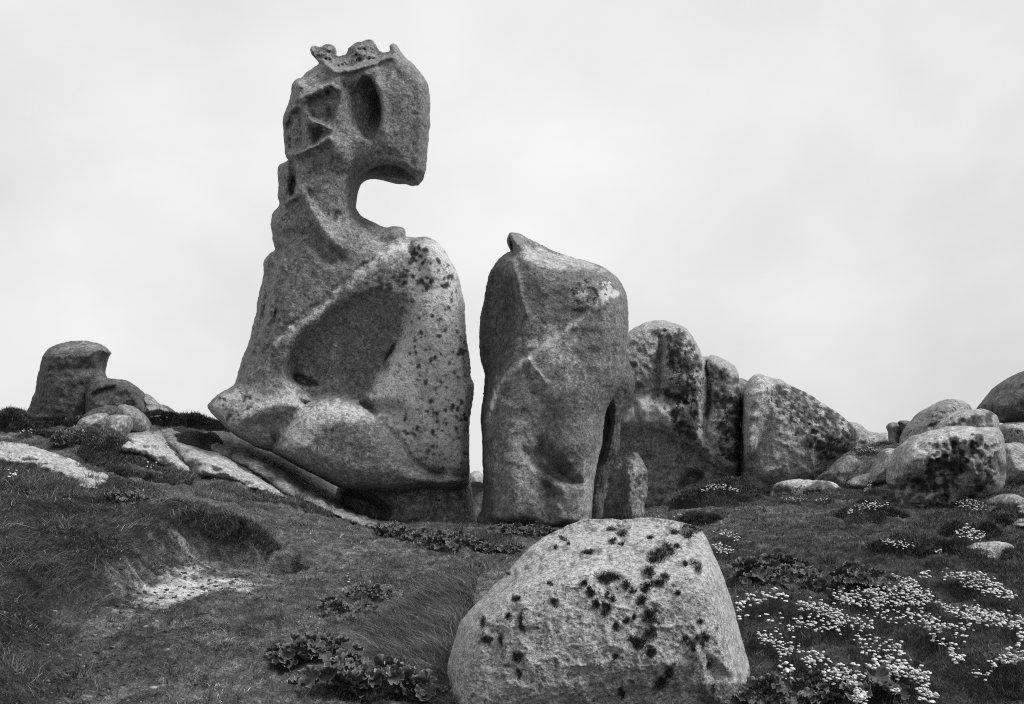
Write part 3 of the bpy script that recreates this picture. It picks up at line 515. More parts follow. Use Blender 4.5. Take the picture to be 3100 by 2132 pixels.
r = Rock(15.3, Zp(3, [(760,640),(815,690),(835,745),(850,775),(848,830),(825,900),(803,960),(785,1010),(775,1080),(768,1150),(748,1200),(722,1260),(702,1350),(695,1480),(695,1620),(560,1620),(600,1300),(640,1000),(700,800)]), T=.5, R=.3, back=.8)
r.hollow(Zp(3, [(560,900),(738,860),(748,920),(755,1000),(738,1100),(712,1200),(665,1270),(640,1500),(560,1500)]), .36, .10); r.paint('tone', Zp(3, [(560,900),(790,900),(720,1260),(600,1500)]), -.8, .1)  # crevice shade painted over the hollow
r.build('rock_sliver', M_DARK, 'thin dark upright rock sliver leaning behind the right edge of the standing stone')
r = Rock(14.3, Zp(3, [(835,1150),(855,1146),(875,1165),(890,1190),(900,1215),(914,1245),(912,1330),(905,1400),(895,1480),(895,1640),(690,1640),(695,1440),(705,1390),(722,1300),(745,1230),(772,1200),(800,1185),(825,1170)]), T=.5, R=.45, back=.6, p=1.4)
r.hollow(Zp(3, [(640,1100),(815,1180),(825,1250),(838,1340),(835,1640),(640,1640)]), .40, .30, soft=.0); r.cells(14, .08, 3)
r.line('tone', Zp(3, [(760,1200),(720,1330),(700,1450)]), .05, -.7); r.paint('tone', Zp(3, [(830,1160),(900,1230),(910,1480),(835,1480)]), .35, .1); r.spots(Zp(3, [(855,1250),(910,1250),(905,1420),(860,1400)]), 12, 4, -1.6, 3)  # right face also carries painted light in its tone
r.build('pointed_stone', M_STONE, 'small pointed upright stone with one dark face beside the standing stone')
r = Rock(26, Zp(3, [(20,1290),(40,1258),(60,1249),(85,1252),(110,1270),(125,1400),(120,1600),(10,1600)]), T=1.0, R=.8); r.hollow(Zp(3, [(0,1310),(60,1300),(130,1310),(130,1600),(0,1600)]), .8, .15); r.paint('tone', Zp(3, [(0,1240),(130,1240),(130,1300),(0,1300)]), .7, .1)
r.build('distant_rock', M_STONE, 'distant rock seen low in the gap between the two tallest rocks')
# --- big domed outcrop
def dome():
    out = Zp(4, [(-90,1500),(-120,900),(-60,500),(140,320),(200,235),(240,195),(300,150),(370,125),(450,113),(500,120),(525,132),(560,140),(600,152),(640,185),(665,215),(690,250),(720,300),(738,350),(748,372),(780,362),(830,358),(870,372),(920,398),(965,425),(988,460),(1000,520),(1008,600),(1012,700),(1010,800),(1005,900),(1003,1000),(1005,1100),(1008,1200),(1012,1340),(1010,1480)])
    r = Rock(18.5, out, T=.9, R=1.0, back=1.6, step=4)
    r.lobe(Zp(4, [(440,620),(446,420),(455,240),(500,170),(560,135),(650,180),(730,320),(770,450),(785,560),(780,690),(740,850),(700,800),(600,650),(520,640)]), .75, .50, .50, .40)
    r.lobe(Zp(4, [(100,700),(120,400),(240,195),(380,120),(500,130),(450,240),(438,420),(432,600),(380,660),(270,650)]), .70, .50, .6, .40)
    r.lobe(Zp(4, [(775,430),(800,360),(870,365),(970,420),(1015,560),(1020,800),(1010,1060),(980,1175),(900,1130),(830,1080),(740,930),(770,800),(795,690),(785,530)]), .72, .45, .35, .05)
    r.lobe(Zp(4, [(185,850),(240,700),(290,620),(380,640),(440,660),(520,690),(560,640),(700,760),(740,860),(800,980),(840,1080),(700,960),(620,900),(560,850),(500,860),(420,830),(330,830),(280,830)]), .92, .25, .40, .14)
    r.ridge(Zp(4, [(780,400),(772,480),(790,560),(788,690),(770,780)]), .04, -.25); r.ridge(Zp(4, [(748,372),(765,430),(775,500)]), .04, -.2)
    r.ridge(Zp(4, [(450,230),(442,400),(436,520),(440,640)]), .035, -.10)
    r.hollow(Zp(4, [(60,870),(180,850),(290,825),(400,840),(500,870),(560,900),(640,940),(700,970),(780,1060),(860,1120),(990,1180),(1000,1200),(960,1280),(760,1260),(600,1300),(400,1500),(60,1500)]), .26, .14, lin=('x', 2130, 2240, .85))
    r.lobe(Zp(4, [(545,870),(590,880),(610,960),(630,1030),(650,1100),(620,1125),(590,1090),(560,1030),(560,950)]), .55, .3, .15, .06)
    r.lobe(Zp(4, [(600,900),(700,930),(760,1060),(830,1130),(990,1180),(960,1200),(800,1180),(700,1120),(640,1050)]), .45, .3, .25, .08)
    r.hollow(Zp(4, [(620,1160),(700,1140),(760,1180),(740,1230),(640,1260),(570,1280)]), .45, .12, soft=.05)
    r.lobe(Zp(4, [(700,1300),(800,1230),(900,1200),(1010,1190),(1020,1500),(700,1500)]), .45, .45, .4, .1)
    r.lobe(Zp(4, [(60,1500),(160,1270),(400,1260),(600,1280),(760,1320),(760,1500)]), .1, .6, .9, .4)
    r.ridge(Zp(4, [(530,700),(545,780),(560,870)]), .05, -.12); r.ridge(Zp(4, [(285,690),(290,760),(320,830)]), .05, -.18)
    r.cells(34, .14, 44)
    r.paint('tone', Zp(4, [(190,840),(260,640),(330,630),(440,670),(530,700),(560,640),(700,640),(760,900),(830,1080),(960,1110),(700,900),(560,830),(540,860),(320,830)]), 1.2, .2, wob=20)
    r.paint('tone', Zp(4, [(760,900),(740,700),(860,700),(960,900),(1000,1060),(940,1110),(840,1080)]), .5, .3)
    r.paint('tone', Zp(4, [(60,900),(300,850),(560,900),(700,980),(900,1150),(980,1200),(900,1300),(300,1400),(60,1400)]), -.1, .3)  # slight painted shade over the hollow underside
    r.paint('dark', Zp(4, [(480,150),(640,180),(740,380),(780,600),(700,700),(560,600),(450,640),(520,400)]), .42, .5); r.paint('dark', Zp(4, [(540,660),(700,700),(720,900),(600,960),(560,860)]), .45, .3)
    r.paint('dark', Zp(4, [(800,600),(990,600),(1000,1100),(880,1060),(840,800)]), .35, .3)
    r.spots(Zp(4, [(500,160),(640,180),(720,330),(740,480),(560,480),(490,300)]), 70, 7, -2.2, 3); r.spots(Zp(4, [(800,400),(970,430),(1000,640),(830,640)]), 26, 6, -2.0, 4)
    r.spots(Zp(4, [(440,560),(700,560),(740,700),(560,680)]), 40, 7, -2.0, 5); r.spots(Zp(4, [(820,630),(1000,640),(1000,1100),(880,1060)]), 90, 6, -2.0, 6); r.spots(Zp(4, [(480,720),(700,740),(700,950),(620,900)]), 60, 7, -1.9, 7)
    r.spots(Zp(4, [(260,400),(420,380),(420,620),(280,560)]), 60, 5, -1.3, 8)
    return r.build('domed_outcrop', M_SPOT, 'big domed outcrop with split columns and hollow underside, right of the standing stone', 'rock formation', rough=.8)
dome()
# --- wedge boulder to its right
r = Rock(17.8, Zp(4, [(1018,620),(1030,590),(1060,530),(1100,495),(1135,483),(1200,505),(1290,520),(1330,545),(1390,570),(1450,600),(1500,630),(1560,680),(1620,715),(1680,750),(1760,815),(1800,840),(1835,890),(1820,960),(1780,1010),(1700,1060),(1600,1140),(1510,1218),(1450,1250),(1330,1290),(1200,1400),(1010,1400),(1020,1250),(1022,1140),(1022,1000),(1022,850),(1032,760),(1030,700)]), T=1.2, R=1.1, back=1.4, step=4)
r.lobe(Zp(4, [(1020,800),(1060,530),(1135,480),(1220,520),(1260,560),(1220,700),(1150,900),(1080,1060),(1020,1000)]), 1.0, .25, .5, .2); r.hollow(Zp(4, [(1010,1130),(1080,1120),(1200,1180),(1290,1220),(1260,1300),(1200,1420),(1000,1420)]), .35, .2, soft=.05)
r.hollow(Zp(4, [(1000,560),(1050,560),(1045,680),(1028,760),(1000,760)]), .3, .1); r.cells(40, .14, 21); r.slope(0, .12, 2400, 1300)
r.paint('dark', Zp(4, [(1240,540),(1400,560),(1560,670),(1840,880),(1780,1020),(1640,1100),(1540,1060),(1400,900),(1300,780),(1210,680)]), .52, .4); r.spots(Zp(4, [(1250,560),(1400,560),(1560,680),(1820,880),(1760,1020),(1600,1120),(1480,1000),(1380,900),(1230,660)]), 190, 7, -1.9, 3)
r.paint('tone', Zp(4, [(1060,560),(1130,500),(1220,540),(1140,760),(1040,800)]), .55, .2); r.paint('tone', Zp(4, [(1040,1000),(1300,900),(1450,1000),(1500,1180),(1200,1180)]), .35, .3)
r.build('wedge_boulder', M_SPOT, 'large wedge shaped boulder sloping down to the right with a band of dark lichen', 'boulder', rough=.8)
r = Rock(20.5, Zp(4, [(940,560),(980,500),(1050,520),(1080,560),(1080,900),(940,900)]), T=.6, R=.5); r.build('background_rock', M_STONE, 'small rock peeking through the notch between domed outcrop and wedge boulder')
r = Rock(21.5, Zp(4, [(1700,830),(1760,815),(1830,830),(1880,870),(1920,885),(1960,895),(2010,892),(2060,900),(2080,960),(2100,1200),(1700,1200)]), T=.9, R=1.0, back=1.5, step=5)
r.cells(30, .2, 3); r.build('ridge_rock', M_SLAB, 'low pale ridge rock on the skyline just right of the wedge boulder')
def small(Y, z, pts, name, mat, label, T=.4, R=.35, back=None, cells=.08, extra=None, step=4, cat='rock', fac=5, **k):   # cells: depth of the scalloped pitting
    r = Rock(Y, Zp(z, pts), T=T*(1.25 if fac else 1), R=R*(.8 if fac else 1), back=back, step=step, **k)
    if cells: r.cells(24, cells, int(pts[0][0]) % 90)
    if fac: r.facets(fac, int(pts[1][0]) % 97)
    if extra: extra(r)
    return r.build(name, mat, label, cat, rough=.7)
small(16.8, 4, [(1500,1300),(1512,1212),(1560,1180),(1650,1112),(1720,1060),(1760,1042),(1800,1050),(1850,1105),(1800,1150),(1740,1200),(1700,1300)], 'tilted_slab', M_STONE, 'dark tilted slab tucked under the lower right end of the wedge boulder', .35, .5)
small(14.8, 4, [(1225,1380),(1228,1300),(1240,1265),(1262,1240),(1300,1225),(1340,1217),(1430,1213),(1500,1222),(1580,1224),(1640,1235),(1680,1258),(1710,1290),(1724,1315),(1700,1400),(1600,1440),(1260,1440)], 'flat_boulder', M_PALE, 'low flat pale boulder blotched with dark lichen in front of the wedge boulder', .5, .32,
      extra=lambda r: (r.paint('dark', Zp(4, [(1250,1260),(1340,1280),(1480,1260),(1560,1240),(1700,1290),(1600,1340),(1300,1340)]), .5, .2), r.spots(Zp(4, [(1250,1270),(1350,1280),(1340,1310),(1260,1320)]), 14, 9, -2.2, 3), r.spots(Zp(4, [(1470,1250),(1560,1250),(1540,1330),(1480,1320)]), 20, 11, -2.2, 5), r.spots(Zp(4, [(1600,1250),(1700,1290),(1690,1320),(1610,1310)]), 26, 7, -2.2, 7)))
small(16.6, 5, [(120,960),(170,910),(230,885),(310,865),(350,870),(360,960),(300,1050),(120,1050)], 'smooth_rock', M_SLAB, 'smooth pale humped rock with turf in front, left of the big right hand boulder', .4, .4)
small(16.4, 5, [(300,920),(310,880),(340,830),(380,780),(392,740),(400,712),(430,698),(480,703),(530,715),(560,760),(540,860),(440,895),(420,960),(310,960)], 'angular_rock', M_SLAB, 'angular leaning rock resting against the left side of the big right hand boulder', .5, .3, extra=lambda r: r.lobe(Zp(5, [(310,870),(380,800),(440,805),(478,835),(430,890),(330,930)]), .35, .2, .1, .04))
small(22.0, 5, [(150,560),(200,517),(235,530),(290,580),(360,598),(400,588),(450,605),(500,640),(500,760),(150,760)], 'ridge_rock', M_SLAB, 'low skyline rock stretching to the two small upright stones on the right', .6, .6)
small(20.6, 5, [(440,760),(445,640),(440,595),(427,565),(424,540),(440,525),(468,521),(500,530),(525,552),(538,585),(536,640),(540,760)], 'upright_stone', M_STONE, 'small upright rounded stone, the left of two on the right skyline', .35, .25, cells=.04, step=3, fac=0)
small(20.2, 5, [(536,760),(536,640),(533,590),(520,550),(498,520),(512,508),(545,503),(580,512),(605,528),(615,580),(600,760)], 'hooked_stone', M_DARK, 'small dark mushroom capped stone, the right of two on the right skyline', .35, .25, cells=.04, step=3, fac=0)
EX = lambda *a: (lambda r: [f(r) for f in a])
small(17.2, 5, [(560,720),(580,640),(590,590),(620,530),(650,490),(700,432),(760,387),(820,362),(880,357),(950,370),(985,395),(1003,420),(1040,520),(1040,760),(560,760)], 'rounded_boulder', M_SPOT, 'dark rounded boulder at the back of the right hand pile, its top on the skyline', .9, .8, cells=.16, extra=EX(lambda r: r.paint('dark', Zp(5, [(600,560),(850,360),(1000,420),(900,520),(650,640)]), .35, .4), lambda r: r.paint('tone', Zp(5, [(560,650),(700,430),(900,360),(850,480),(700,620)]), -.5, .2)))
small(16.2, 5, [(700,700),(740,580),(800,500),(860,460),(930,430),(1000,432),(1080,425),(1150,445),(1190,480),(1200,520),(1205,640),(1180,760),(700,760)], 'domed_boulder', M_SPOT, 'middle domed boulder wedged between the back and front boulders of the right pile', .8, .8, cells=.16, extra=EX(lambda r: r.ridge(Zp(5, [(760,580),(900,500),(1050,440)]), .1, .1), lambda r: r.spots(Zp(5, [(850,500),(1150,460),(1180,560),(1000,560)]), 40, 7, -2, 5)))
def big_right(r):
    r.hollow(Zp(5, [(440,880),(520,890),(640,880),(720,900),(760,1000),(700,1040),(600,1060),(530,1040),(480,1100),(420,1000)]), .45, .2, soft=.05)
    r.lobe(Zp(5, [(560,780),(640,690),(760,620),(950,560),(1180,570),(1230,700),(1225,900),(1190,1010),(1080,1070),(960,1000),(820,900),(650,880)]), .9, .35, .7, .25)
    r.hollow(Zp(5, [(1000,900),(1220,980),(1180,1040),(1080,1090),(1000,1120),(900,1140)]), .3, .2, soft=.1)
    r.cells(26, .2, 9); r.paint('tone', Zp(5, [(520,800),(600,680),(760,600),(950,550),(1150,570),(1000,640),(760,720),(560,880)]), .6, .2)
    r.paint('dark', Zp(5, [(860,640),(1050,620),(1080,760),(960,860),(800,880),(680,800),(800,760)]), .28, .4); r.paint('dark', Zp(5, [(500,880),(800,840),(900,960),(860,1100),(700,1180),(500,1180),(520,1000)]), .30, .4)
    r.spots(Zp(5, [(820,640),(1060,620),(1080,700),(960,820),(920,900),(700,880),(700,800),(820,760)]), 110, 7, -2.3, 4); r.spots(Zp(5, [(1100,760),(1240,760),(1230,900),(1040,1000),(1020,900)]), 30, 9, -1.9, 5); r.spots(Zp(5, [(500,900),(900,900),(860,1060),(600,1180),(460,1180)]), 120, 6, -1.9, 6)
small(13.6, 5, [(400,1280),(420,1180),(450,1120),(480,1080),(512,1040),(505,980),(490,920),(495,860),(500,790),(530,715),(560,670),(640,605),(700,585),(760,570),(850,547),(950,545),(1050,560),(1130,555),(1190,562),(1225,610),(1240,690),(1248,780),(1244,900),(1215,1000),(1150,1055),(1090,1085),(1060,1280)], 'large_boulder', M_SPOT, 'largest front boulder of the right hand pile, pale top with dark lichen patches', 1.0, .9, back=1.2, cells=0, extra=big_right, cat='boulder', fac=0)
small(17.5, 5, [(1155,400),(1162,380),(1200,340),(1240,290),(1270,258),(1300,225),(1350,185),(1420,140),(1600,100),(1700,300),(1680,540),(1400,530),(1215,530),(1205,490),(1170,440)], 'overhanging_boulder', M_DARK, 'dark boulder cut off by the right edge, overhanging against the sky', 1.1, .8, cells=.2, extra=lambda r: r.hollow(Zp(5, [(1100,400),(1250,420),(1700,420),(1700,600),(1100,600)]), .4, .3), cat='boulder')
small(16.6, 5, [(1190,640),(1200,535),(1260,522),(1340,516),(1420,520),(1560,540),(1560,760),(1190,760)], 'ledge_rock', M_SPOT, 'flat topped ledge rock directly under the dark overhanging boulder', .6, .4, extra=lambda r: (r.paint('tone', Zp(5, [(1200,520),(1400,510),(1500,600),(1210,560)]), .5, .2), r.paint('dark', Zp(5, [(1210,560),(1400,540),(1400,640),(1240,640)]), .4, .2)))
small(14.4, 5, [(1200,1080),(1210,900),(1230,760),(1225,680),(1270,660),(1340,665),(1420,700),(1560,760),(1600,1120),(1300,1120)], 'side_boulder', M_SPOT, 'grey boulder behind the right shoulder of the large front boulder', .7, .6, cells=.12, cat='boulder')
small(12.4, 5, [(1100,1085),(1180,1040),(1230,1022),(1280,1014),(1330,1028),(1400,1060),(1560,1100),(1560,1180),(1300,1130),(1180,1120)], 'thin_slab', M_SLAB, 'thin dark edged slab lying against the foot of the large front boulder', .4, .2, cells=.05)
small(11.4, 5, [(1225,1170),(1250,1120),(1300,1090),(1360,1068),(1450,1060),(1600,1100),(1600,1300),(1380,1250),(1300,1252),(1262,1200)], 'smooth_slab', M_PALE, 'smooth pale slab in the turf at the right edge of the picture', .5, .35, cells=.03, embed=.45, fac=0)
pY = hit(*Zp(5, [(1180,1480)])[0], fn=terr)[1]
small(pY+.28, 5, [(978,1388),(1010,1372),(1060,1353),(1120,1350),(1200,1351),(1260,1358),(1295,1370),(1308,1390),(1306,1450),(1300,1640),(1150,1640),(1080,1560),(1010,1480)], 'pale_slab', M_PALE, 'small pale flat topped stone alone in the dark turf on the right', .30, .10, cells=.0, step=2.5, fac=0, extra=lambda r: (r.hollow(Zp(5, [(900,1300),(1400,1300),(1400,1375),(1230,1420),(1190,1440),(1170,1470),(1000,1450)]), .22, .5), r.hollow(Zp(5, [(1200,1430),(1320,1385),(1330,1700),(1180,1700),(1180,1480)]), .08, .04)))
# --- left group
def hook(r):
    r.hollow(Zp(6, [(380,300),(430,260),(520,235),(600,245),(660,270),(700,285),(770,270),(800,240),(800,420),(600,440),(400,520),(360,500)]), .14, .35, soft=.05)
    r.lobe(Zp(6, [(450,330),(520,260),(600,245),(670,290),(660,350),(560,390),(480,390)]), .5, .2, .3, .1)
    r.lobe(Zp(6, [(380,760),(400,640),(460,560),(560,500),(680,490),(690,780),(400,800)]), .6, .2, .3, .06)
    r.cells(26, .07, 8); r.paint('tone', Zp(6, [(150,900),(280,500),(400,330),(700,280),(780,300),(700,560),(690,900)]), -.3, .2); r.paint('tone', Zp(6, [(360,240),(460,170),(650,135),(830,180),(800,240),(700,230),(560,220),(420,250)]), .6, .15)
small(17.6, 6, [(160,900),(178,775),(190,720),(215,660),(240,590),(265,540),(275,470),(282,420),(300,360),(315,300),(330,255),(370,200),(430,165),(530,142),(600,136),(650,132),(710,138),(760,150),(805,168),(830,195),(842,220),(830,240),(808,238),(792,262),(780,310),(766,355),(784,380),(792,410),(760,480),(720,600),(700,900)], 'hook_rock', M_DARK, 'dark hook topped rock like a bird head standing on the left skyline', .9, .8, cells=0, extra=hook, cat='rock formation', fac=0)
def blocky(r):
    r.hollow(Zp(6, [(670,740),(690,560),(740,520),(820,490),(915,470),(915,530),(870,600),(930,660),(800,700)]), .14, .06); r.ridge(Zp(6, [(920,470),(930,530),(1000,500),(1060,560)]), .08, .1)
small(16.9, 6, [(660,860),(660,690),(664,600),(672,540),(690,470),(710,435),(740,415),(785,405),(840,425),(900,436),(950,434),(1000,450),(1035,475),(1068,505),(1090,545),(1105,590),(1130,640),(1155,700),(1150,860)], 'blocky_rock', M_DARK, 'rounded blocky rock right beside the hook topped rock on the left', .7, .6, cells=.14, extra=blocky)
small(17.4, 6, [(1060,840),(1080,560),(1100,546),(1150,546),(1175,570),(1200,600),(1235,625),(1270,650),(1310,690),(1345,740),(1385,810),(1380,880)], 'stepped_rock', M_SLAB, 'pale stepped rock descending from the blocky rock on the left skyline', .5, .4, cells=.14)
small(18.0, 6, [(1200,900),(1235,628),(1270,632),(1320,650),(1360,690),(1420,715),(1450,760),(1480,900)], 'skyline_rock', M_DARK, 'lowest dark rock on the left skyline, half hidden by heath', .5, .4)
small(16.0, 6, [(630,840),(640,715),(680,690),(740,665),(800,648),(850,640),(900,645),(930,662),(945,700),(950,860)], 'dark_rock', M_DARK, 'low dark rock in front of the hook topped rock and the blocky rock', .4, .3)
small(15.0, 6, [(900,840),(910,660),(940,630),(980,628),(1050,650),(1100,690),(1140,735),(1160,790),(1160,880)], 'domed_rock', M_SLAB, 'low domed rock below the blocky rock, left slope', .4, .4)
small(14.6, 6, [(560,880),(590,775),(610,745),(660,715),(740,700),(800,695),(840,700),(840,760),(830,880)], 'low_rock', M_SLAB, 'small light rock in the turf just below the hook topped rock', .35, .3)
small(14.3, 6, [(800,930),(820,750),(840,715),(880,703),(950,700),(1000,715),(1015,760),(1000,820),(960,880),(940,960)], 'turfed_rock', M_SLAB, 'low rounded rock with turf at its foot between light rock and long pale slab', .35, .3)
def hump(r):
    r.spots(Zp(6, [(1050,760),(1200,760),(1260,860),(1100,820)]), 16, 6, -1.8, 3); r.ridge(Zp(6, [(1010,790),(980,840),(950,880)]), .05, -.1); r.cells(40, .12, 4); r.ridge(Zp(6, [(1250,850),(1330,980),(1420,1080),(1480,1160)]), .06, -.10); r.ridge(Zp(6, [(1240,930),(1150,900),(1050,890)]), .2, .08)
small(13.2, 6, [(920,1010),(938,880),(965,820),(1000,785),(1040,755),(1080,742),(1160,738),(1200,760),(1240,815),(1258,822),(1290,880),(1350,960),(1400,1035),(1470,1095),(1520,1170),(1440,1175),(1300,1130),(1200,1070),(1100,1020)], 'humped_slab', M_PALE, 'upper hump of the long pale slabs on the left slope', .6, .6, cells=0, extra=hump, embed=.85, fac=0)
small(12.8, 6, [(1245,850),(1262,818),(1310,810),(1370,828),(1430,868),(1500,918),(1560,955),(1620,985),(1700,992),(1780,1040),(1850,1100),(1900,1130),(2000,1175),(2100,1235),(2170,1280),(2220,1320),(2270,1365),(2180,1360),(2060,1320),(1950,1300),(1880,1240),(1760,1210),(1640,1200),(1530,1180),(1470,1120),(1390,1010),(1300,930)], 'long_slab', M_PALE, 'long pale granite slab running down the left slope toward the tall rock', .6, .6, cells=0, embed=.80, fac=0, extra=lambda r: (r.cells(50, .10, 9), r.spots(Zp(6, [(1470,1080),(1560,1120),(1540,1140),(1480,1100)]), 9, 7, -1.8, 3), r.ridge(Zp(6, [(1370,1010),(1450,1080),(1540,1110),(1700,1150)]), .06, -.05), r.ridge(Zp(6, [(1500,980),(1640,1040),(1800,1120)]), .15, .07), r.paint('tone', Zp(6, [(1260,820),(1400,840),(1560,960),(1500,980),(1350,900)]), -.4, .2)))
small(10.8, 6, [(-200,900),(-100,912),(0,915),(100,922),(200,925),(235,935),(290,965),(350,980),(400,998),(460,1010),(520,1035),(580,1052),(622,1075),(660,1112),(700,1130),(740,1153),(800,1153),(832,1170),(850,1200),(845,1235),(800,1265),(760,1300),(700,1315),(640,1300),(560,1240),(480,1215),(380,1160),(300,1130),(200,1110),(80,1085),(-60,1080),(-200,1080)], 'rounded_slab', M_PALE, 'broad pale slab with a rounded nose in the grass at the left edge', .7, .45, cells=0, step=3, embed=.85, fac=0, extra=lambda r: (r.cells(40, .10, 5), r.ridge(Zp(6, [(612,1085),(622,1150),(640,1215)]), .03, -.08), r.ridge(Zp(6, [(280,965),(400,1060),(560,1120)]), .08, .07), r.ridge(Zp(6, [(640,1120),(720,1180),(790,1240)]), .03, -.05)))
# --- foreground boulder
FB = Rock(5.6, Zp(9, [(1050,172),(1100,160),(1160,158),(1200,165),(1250,155),(1300,158),(1350,170),(1430,160),(1530,150),(1590,155),(1640,165),(1710,175),(1780,190),(1850,208),(1890,225),(1925,262),(1950,300),(1975,360),(2010,450),(2040,510),(2065,570),(2110,720),(2135,790),(2150,850),(2190,1000),(2230,1130),(2270,1270),(2290,1360),(2310,1500),(2340,1800),(60,1800),(100,1450),(125,1330),(122,1220),(140,1140),(160,1070),(190,990),(205,930),(225,885),(260,840),(320,780),(370,730),(440,660),(520,580),(560,530),(600,480),(650,425),(700,370),(750,330),(800,290),(880,250),(960,208)]), T=.95, R=.95, back=.8, step=3.6, p=2.3)
FB.slope(0, .35, 1800, 1950)
FB.lobe(Zp(9, [(100,1800),(230,900),(600,650),(1000,520),(1500,560),(1900,520),(2150,900),(2300,1800)]), .80, .20, .5, .25)
FB.ridge(Zp(9, [(1895,1010),(1890,1200),(1885,1467)]), .05, .05, wob=6); FB.hollow(Zp(9, [(1900,1040),(2050,1150),(2180,1300),(2200,1500),(2200,1800),(1890,1800),(1885,1300)]), .05, .06)
FB.facets(5, 4, .15, .5, (1.0, 1.15)); FB.cells(60, .03, 12); FB.cells(7, .016, 13)
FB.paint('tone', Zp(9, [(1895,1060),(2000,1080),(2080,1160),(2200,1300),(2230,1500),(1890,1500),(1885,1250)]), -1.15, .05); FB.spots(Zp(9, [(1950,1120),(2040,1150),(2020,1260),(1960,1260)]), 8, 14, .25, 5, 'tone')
FB.spots(Zp(9, [(900,200),(1400,200),(1850,240),(1900,500),(1700,480),(1200,480),(600,560),(700,400)]), 90, 6, -1.0, 6); FB.spots(Zp(9, [(300,850),(1100,550),(1900,600),(2100,1000),(1800,1400),(400,1300)]), 80, 4, -1.4, 7)
FB.line('tone', Zp(9, [(1150,560),(1160,540),(1230,560)]), .01, .8)
TUFTS = [(380,880,20,40),(560,850,30,26),(635,870,20,40),(650,930,25,25),(400,1015,45,25),(500,1000,20,40),(625,1120,45,35),(625,1250,18,35),(880,745,30,25),(610,725,35,25),(1130,680,35,40),(1230,580,60,45),(1300,570,80,35),(1380,630,35,30),(1085,620,30,26),(1245,700,15,30),(1180,760,22,35),(1240,800,40,50),(1285,740,20,20),(1430,670,18,18),(1510,640,45,42),(1530,540,50,50),(1600,430,80,50),(1660,390,70,40),(1490,740,35,50),(1540,860,60,60),(1440,850,15,25),(1560,950,45,50),(1480,1020,50,40),(1460,1060,30,28),(1550,1090,30,45),(1600,620,40,36),(1660,570,30,26),(1310,920,25,25),(1305,1130,22,22),(1685,1240,30,45),(1620,1320,45,50),(1350,1390,25,35),(1740,685,25,20),(1785,485,28,24),(1800,1000,25,20),(1850,1060,18,35),(1910,1010,30,50),(1945,1000,36,30),(1960,1190,20,20),(2000,1370,22,30),(1120,400,50,20),(1350,270,40,30),(1280,240,50,15),(1280,330,30,20),(1345,345,18,16),(885,365,16,14),(940,305,25,16),(975,345,14,12),(1800,260,60,50),(1870,240,50,30),(1720,260,40,20),(1550,300,30,15),(560,550,14,14),(850,615,16,14),(1740,360,20,18),(1880,510,30,50),(1900,890,20,18),(1385,880,30,22)]
for tx, ty, ta, tb in TUFTS:
    c = Zp(9, [(tx, ty)])[0]; wq = 4*fbm(FB.P/8, FB.Q/8, 1, 2, 91)
    q = np.sqrt(((FB.P-c[0]+wq)/(ta/2.321))**2+((FB.Q-c[1]+wq)/(tb/2.321))**2); FB.tone = np.where(q < 1.4, FB.tone*(ss(q, .6, 1.3))-2.0*(1-ss(q, .5, 1.25)), FB.tone)
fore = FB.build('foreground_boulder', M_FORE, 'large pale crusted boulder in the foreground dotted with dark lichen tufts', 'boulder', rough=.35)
# ------------------------------------------------------------------ vegetation
M_GRASS = simple_mat('grass_blade', 0.105, 0.8, 30, .75, .2)
M_TURF = simple_mat('short_turf', 0.105, 0.8, 8, .8, .15)
M_LEAF = simple_mat('ruffled_leaf', 0.115, 1.6, 30, .6, .3)
M_HEATH = simple_mat('heath', 0.065, 1.6, 20, .8, .2)
M_TUFT = simple_mat('lichen_tuft', 0.04, .8, 60, .9, .1)
M_PETAL = simple_mat('thrift_petal', 0.78, .5, 160, .7, .2)
M_STEM = simple_mat('thrift_stem', 0.10, .5, 60, .7, .2, tone=False)
def blades(name, root, up, ln, wd, bend, tone, mat, kind=None, parent=None, loc=(0, 0, 0)):
    n = len(root); up = up/np.linalg.norm(up, axis=1)[:, None]
    a = RNG.random(n)*6.283; sd = np.stack([np.cos(a), np.sin(a)*.5, np.zeros(n)], -1); sd /= np.linalg.norm(sd, axis=1)[:, None]
    L = ln[:, None]; w = wd[:, None]*sd
    p1 = root+up*L*.55+bend*L*.25; p2 = root+up*L*.85+bend*L*.85
    V = np.stack([root-w*.5, root+w*.5, p1+w*.36, p1-w*.36, p2], 1).reshape(-1, 3)
    b = np.arange(n)[:, None]*5
    me = mk_mesh(name, V-np.array(loc), quads=b+np.array([[0, 1, 2, 3]]), tris=b+np.array([[3, 2, 4]]), smooth=False,
                 attrs={'tone': (tone[:, None]+np.array([[-.7, -.7, 0, 0, .45]])).ravel()})
    o = obj(name, me, mat, parent, (0, 0, 0) if parent else loc)
    if kind: tag(o, kind=kind)
    return o
def ground_pts(x, y, lift=0.0): return np.stack([x, y, terr(x, y)-0.006+lift], -1)
def in_poly(n, poly, rg=RNG):
    poly = np.asarray(poly); lo, hi = poly.min(0), poly.max(0); out = np.zeros((0, 2))
    while len(out) < n:
        q = lo+rg.random((n*3, 2))*(hi-lo); out = np.vstack([out, q[seg_dist(q[:, 0], q[:, 1], poly, True) > 0]])
    return out[:n]
def screen_pts(n, z, pts, rg=RNG):                          # spread over a patch of ground traced in the photograph
    g = np.array([hit(*p, fn=terr) for p in Zp(z, pts)]); return in_poly(n, g, rg), g
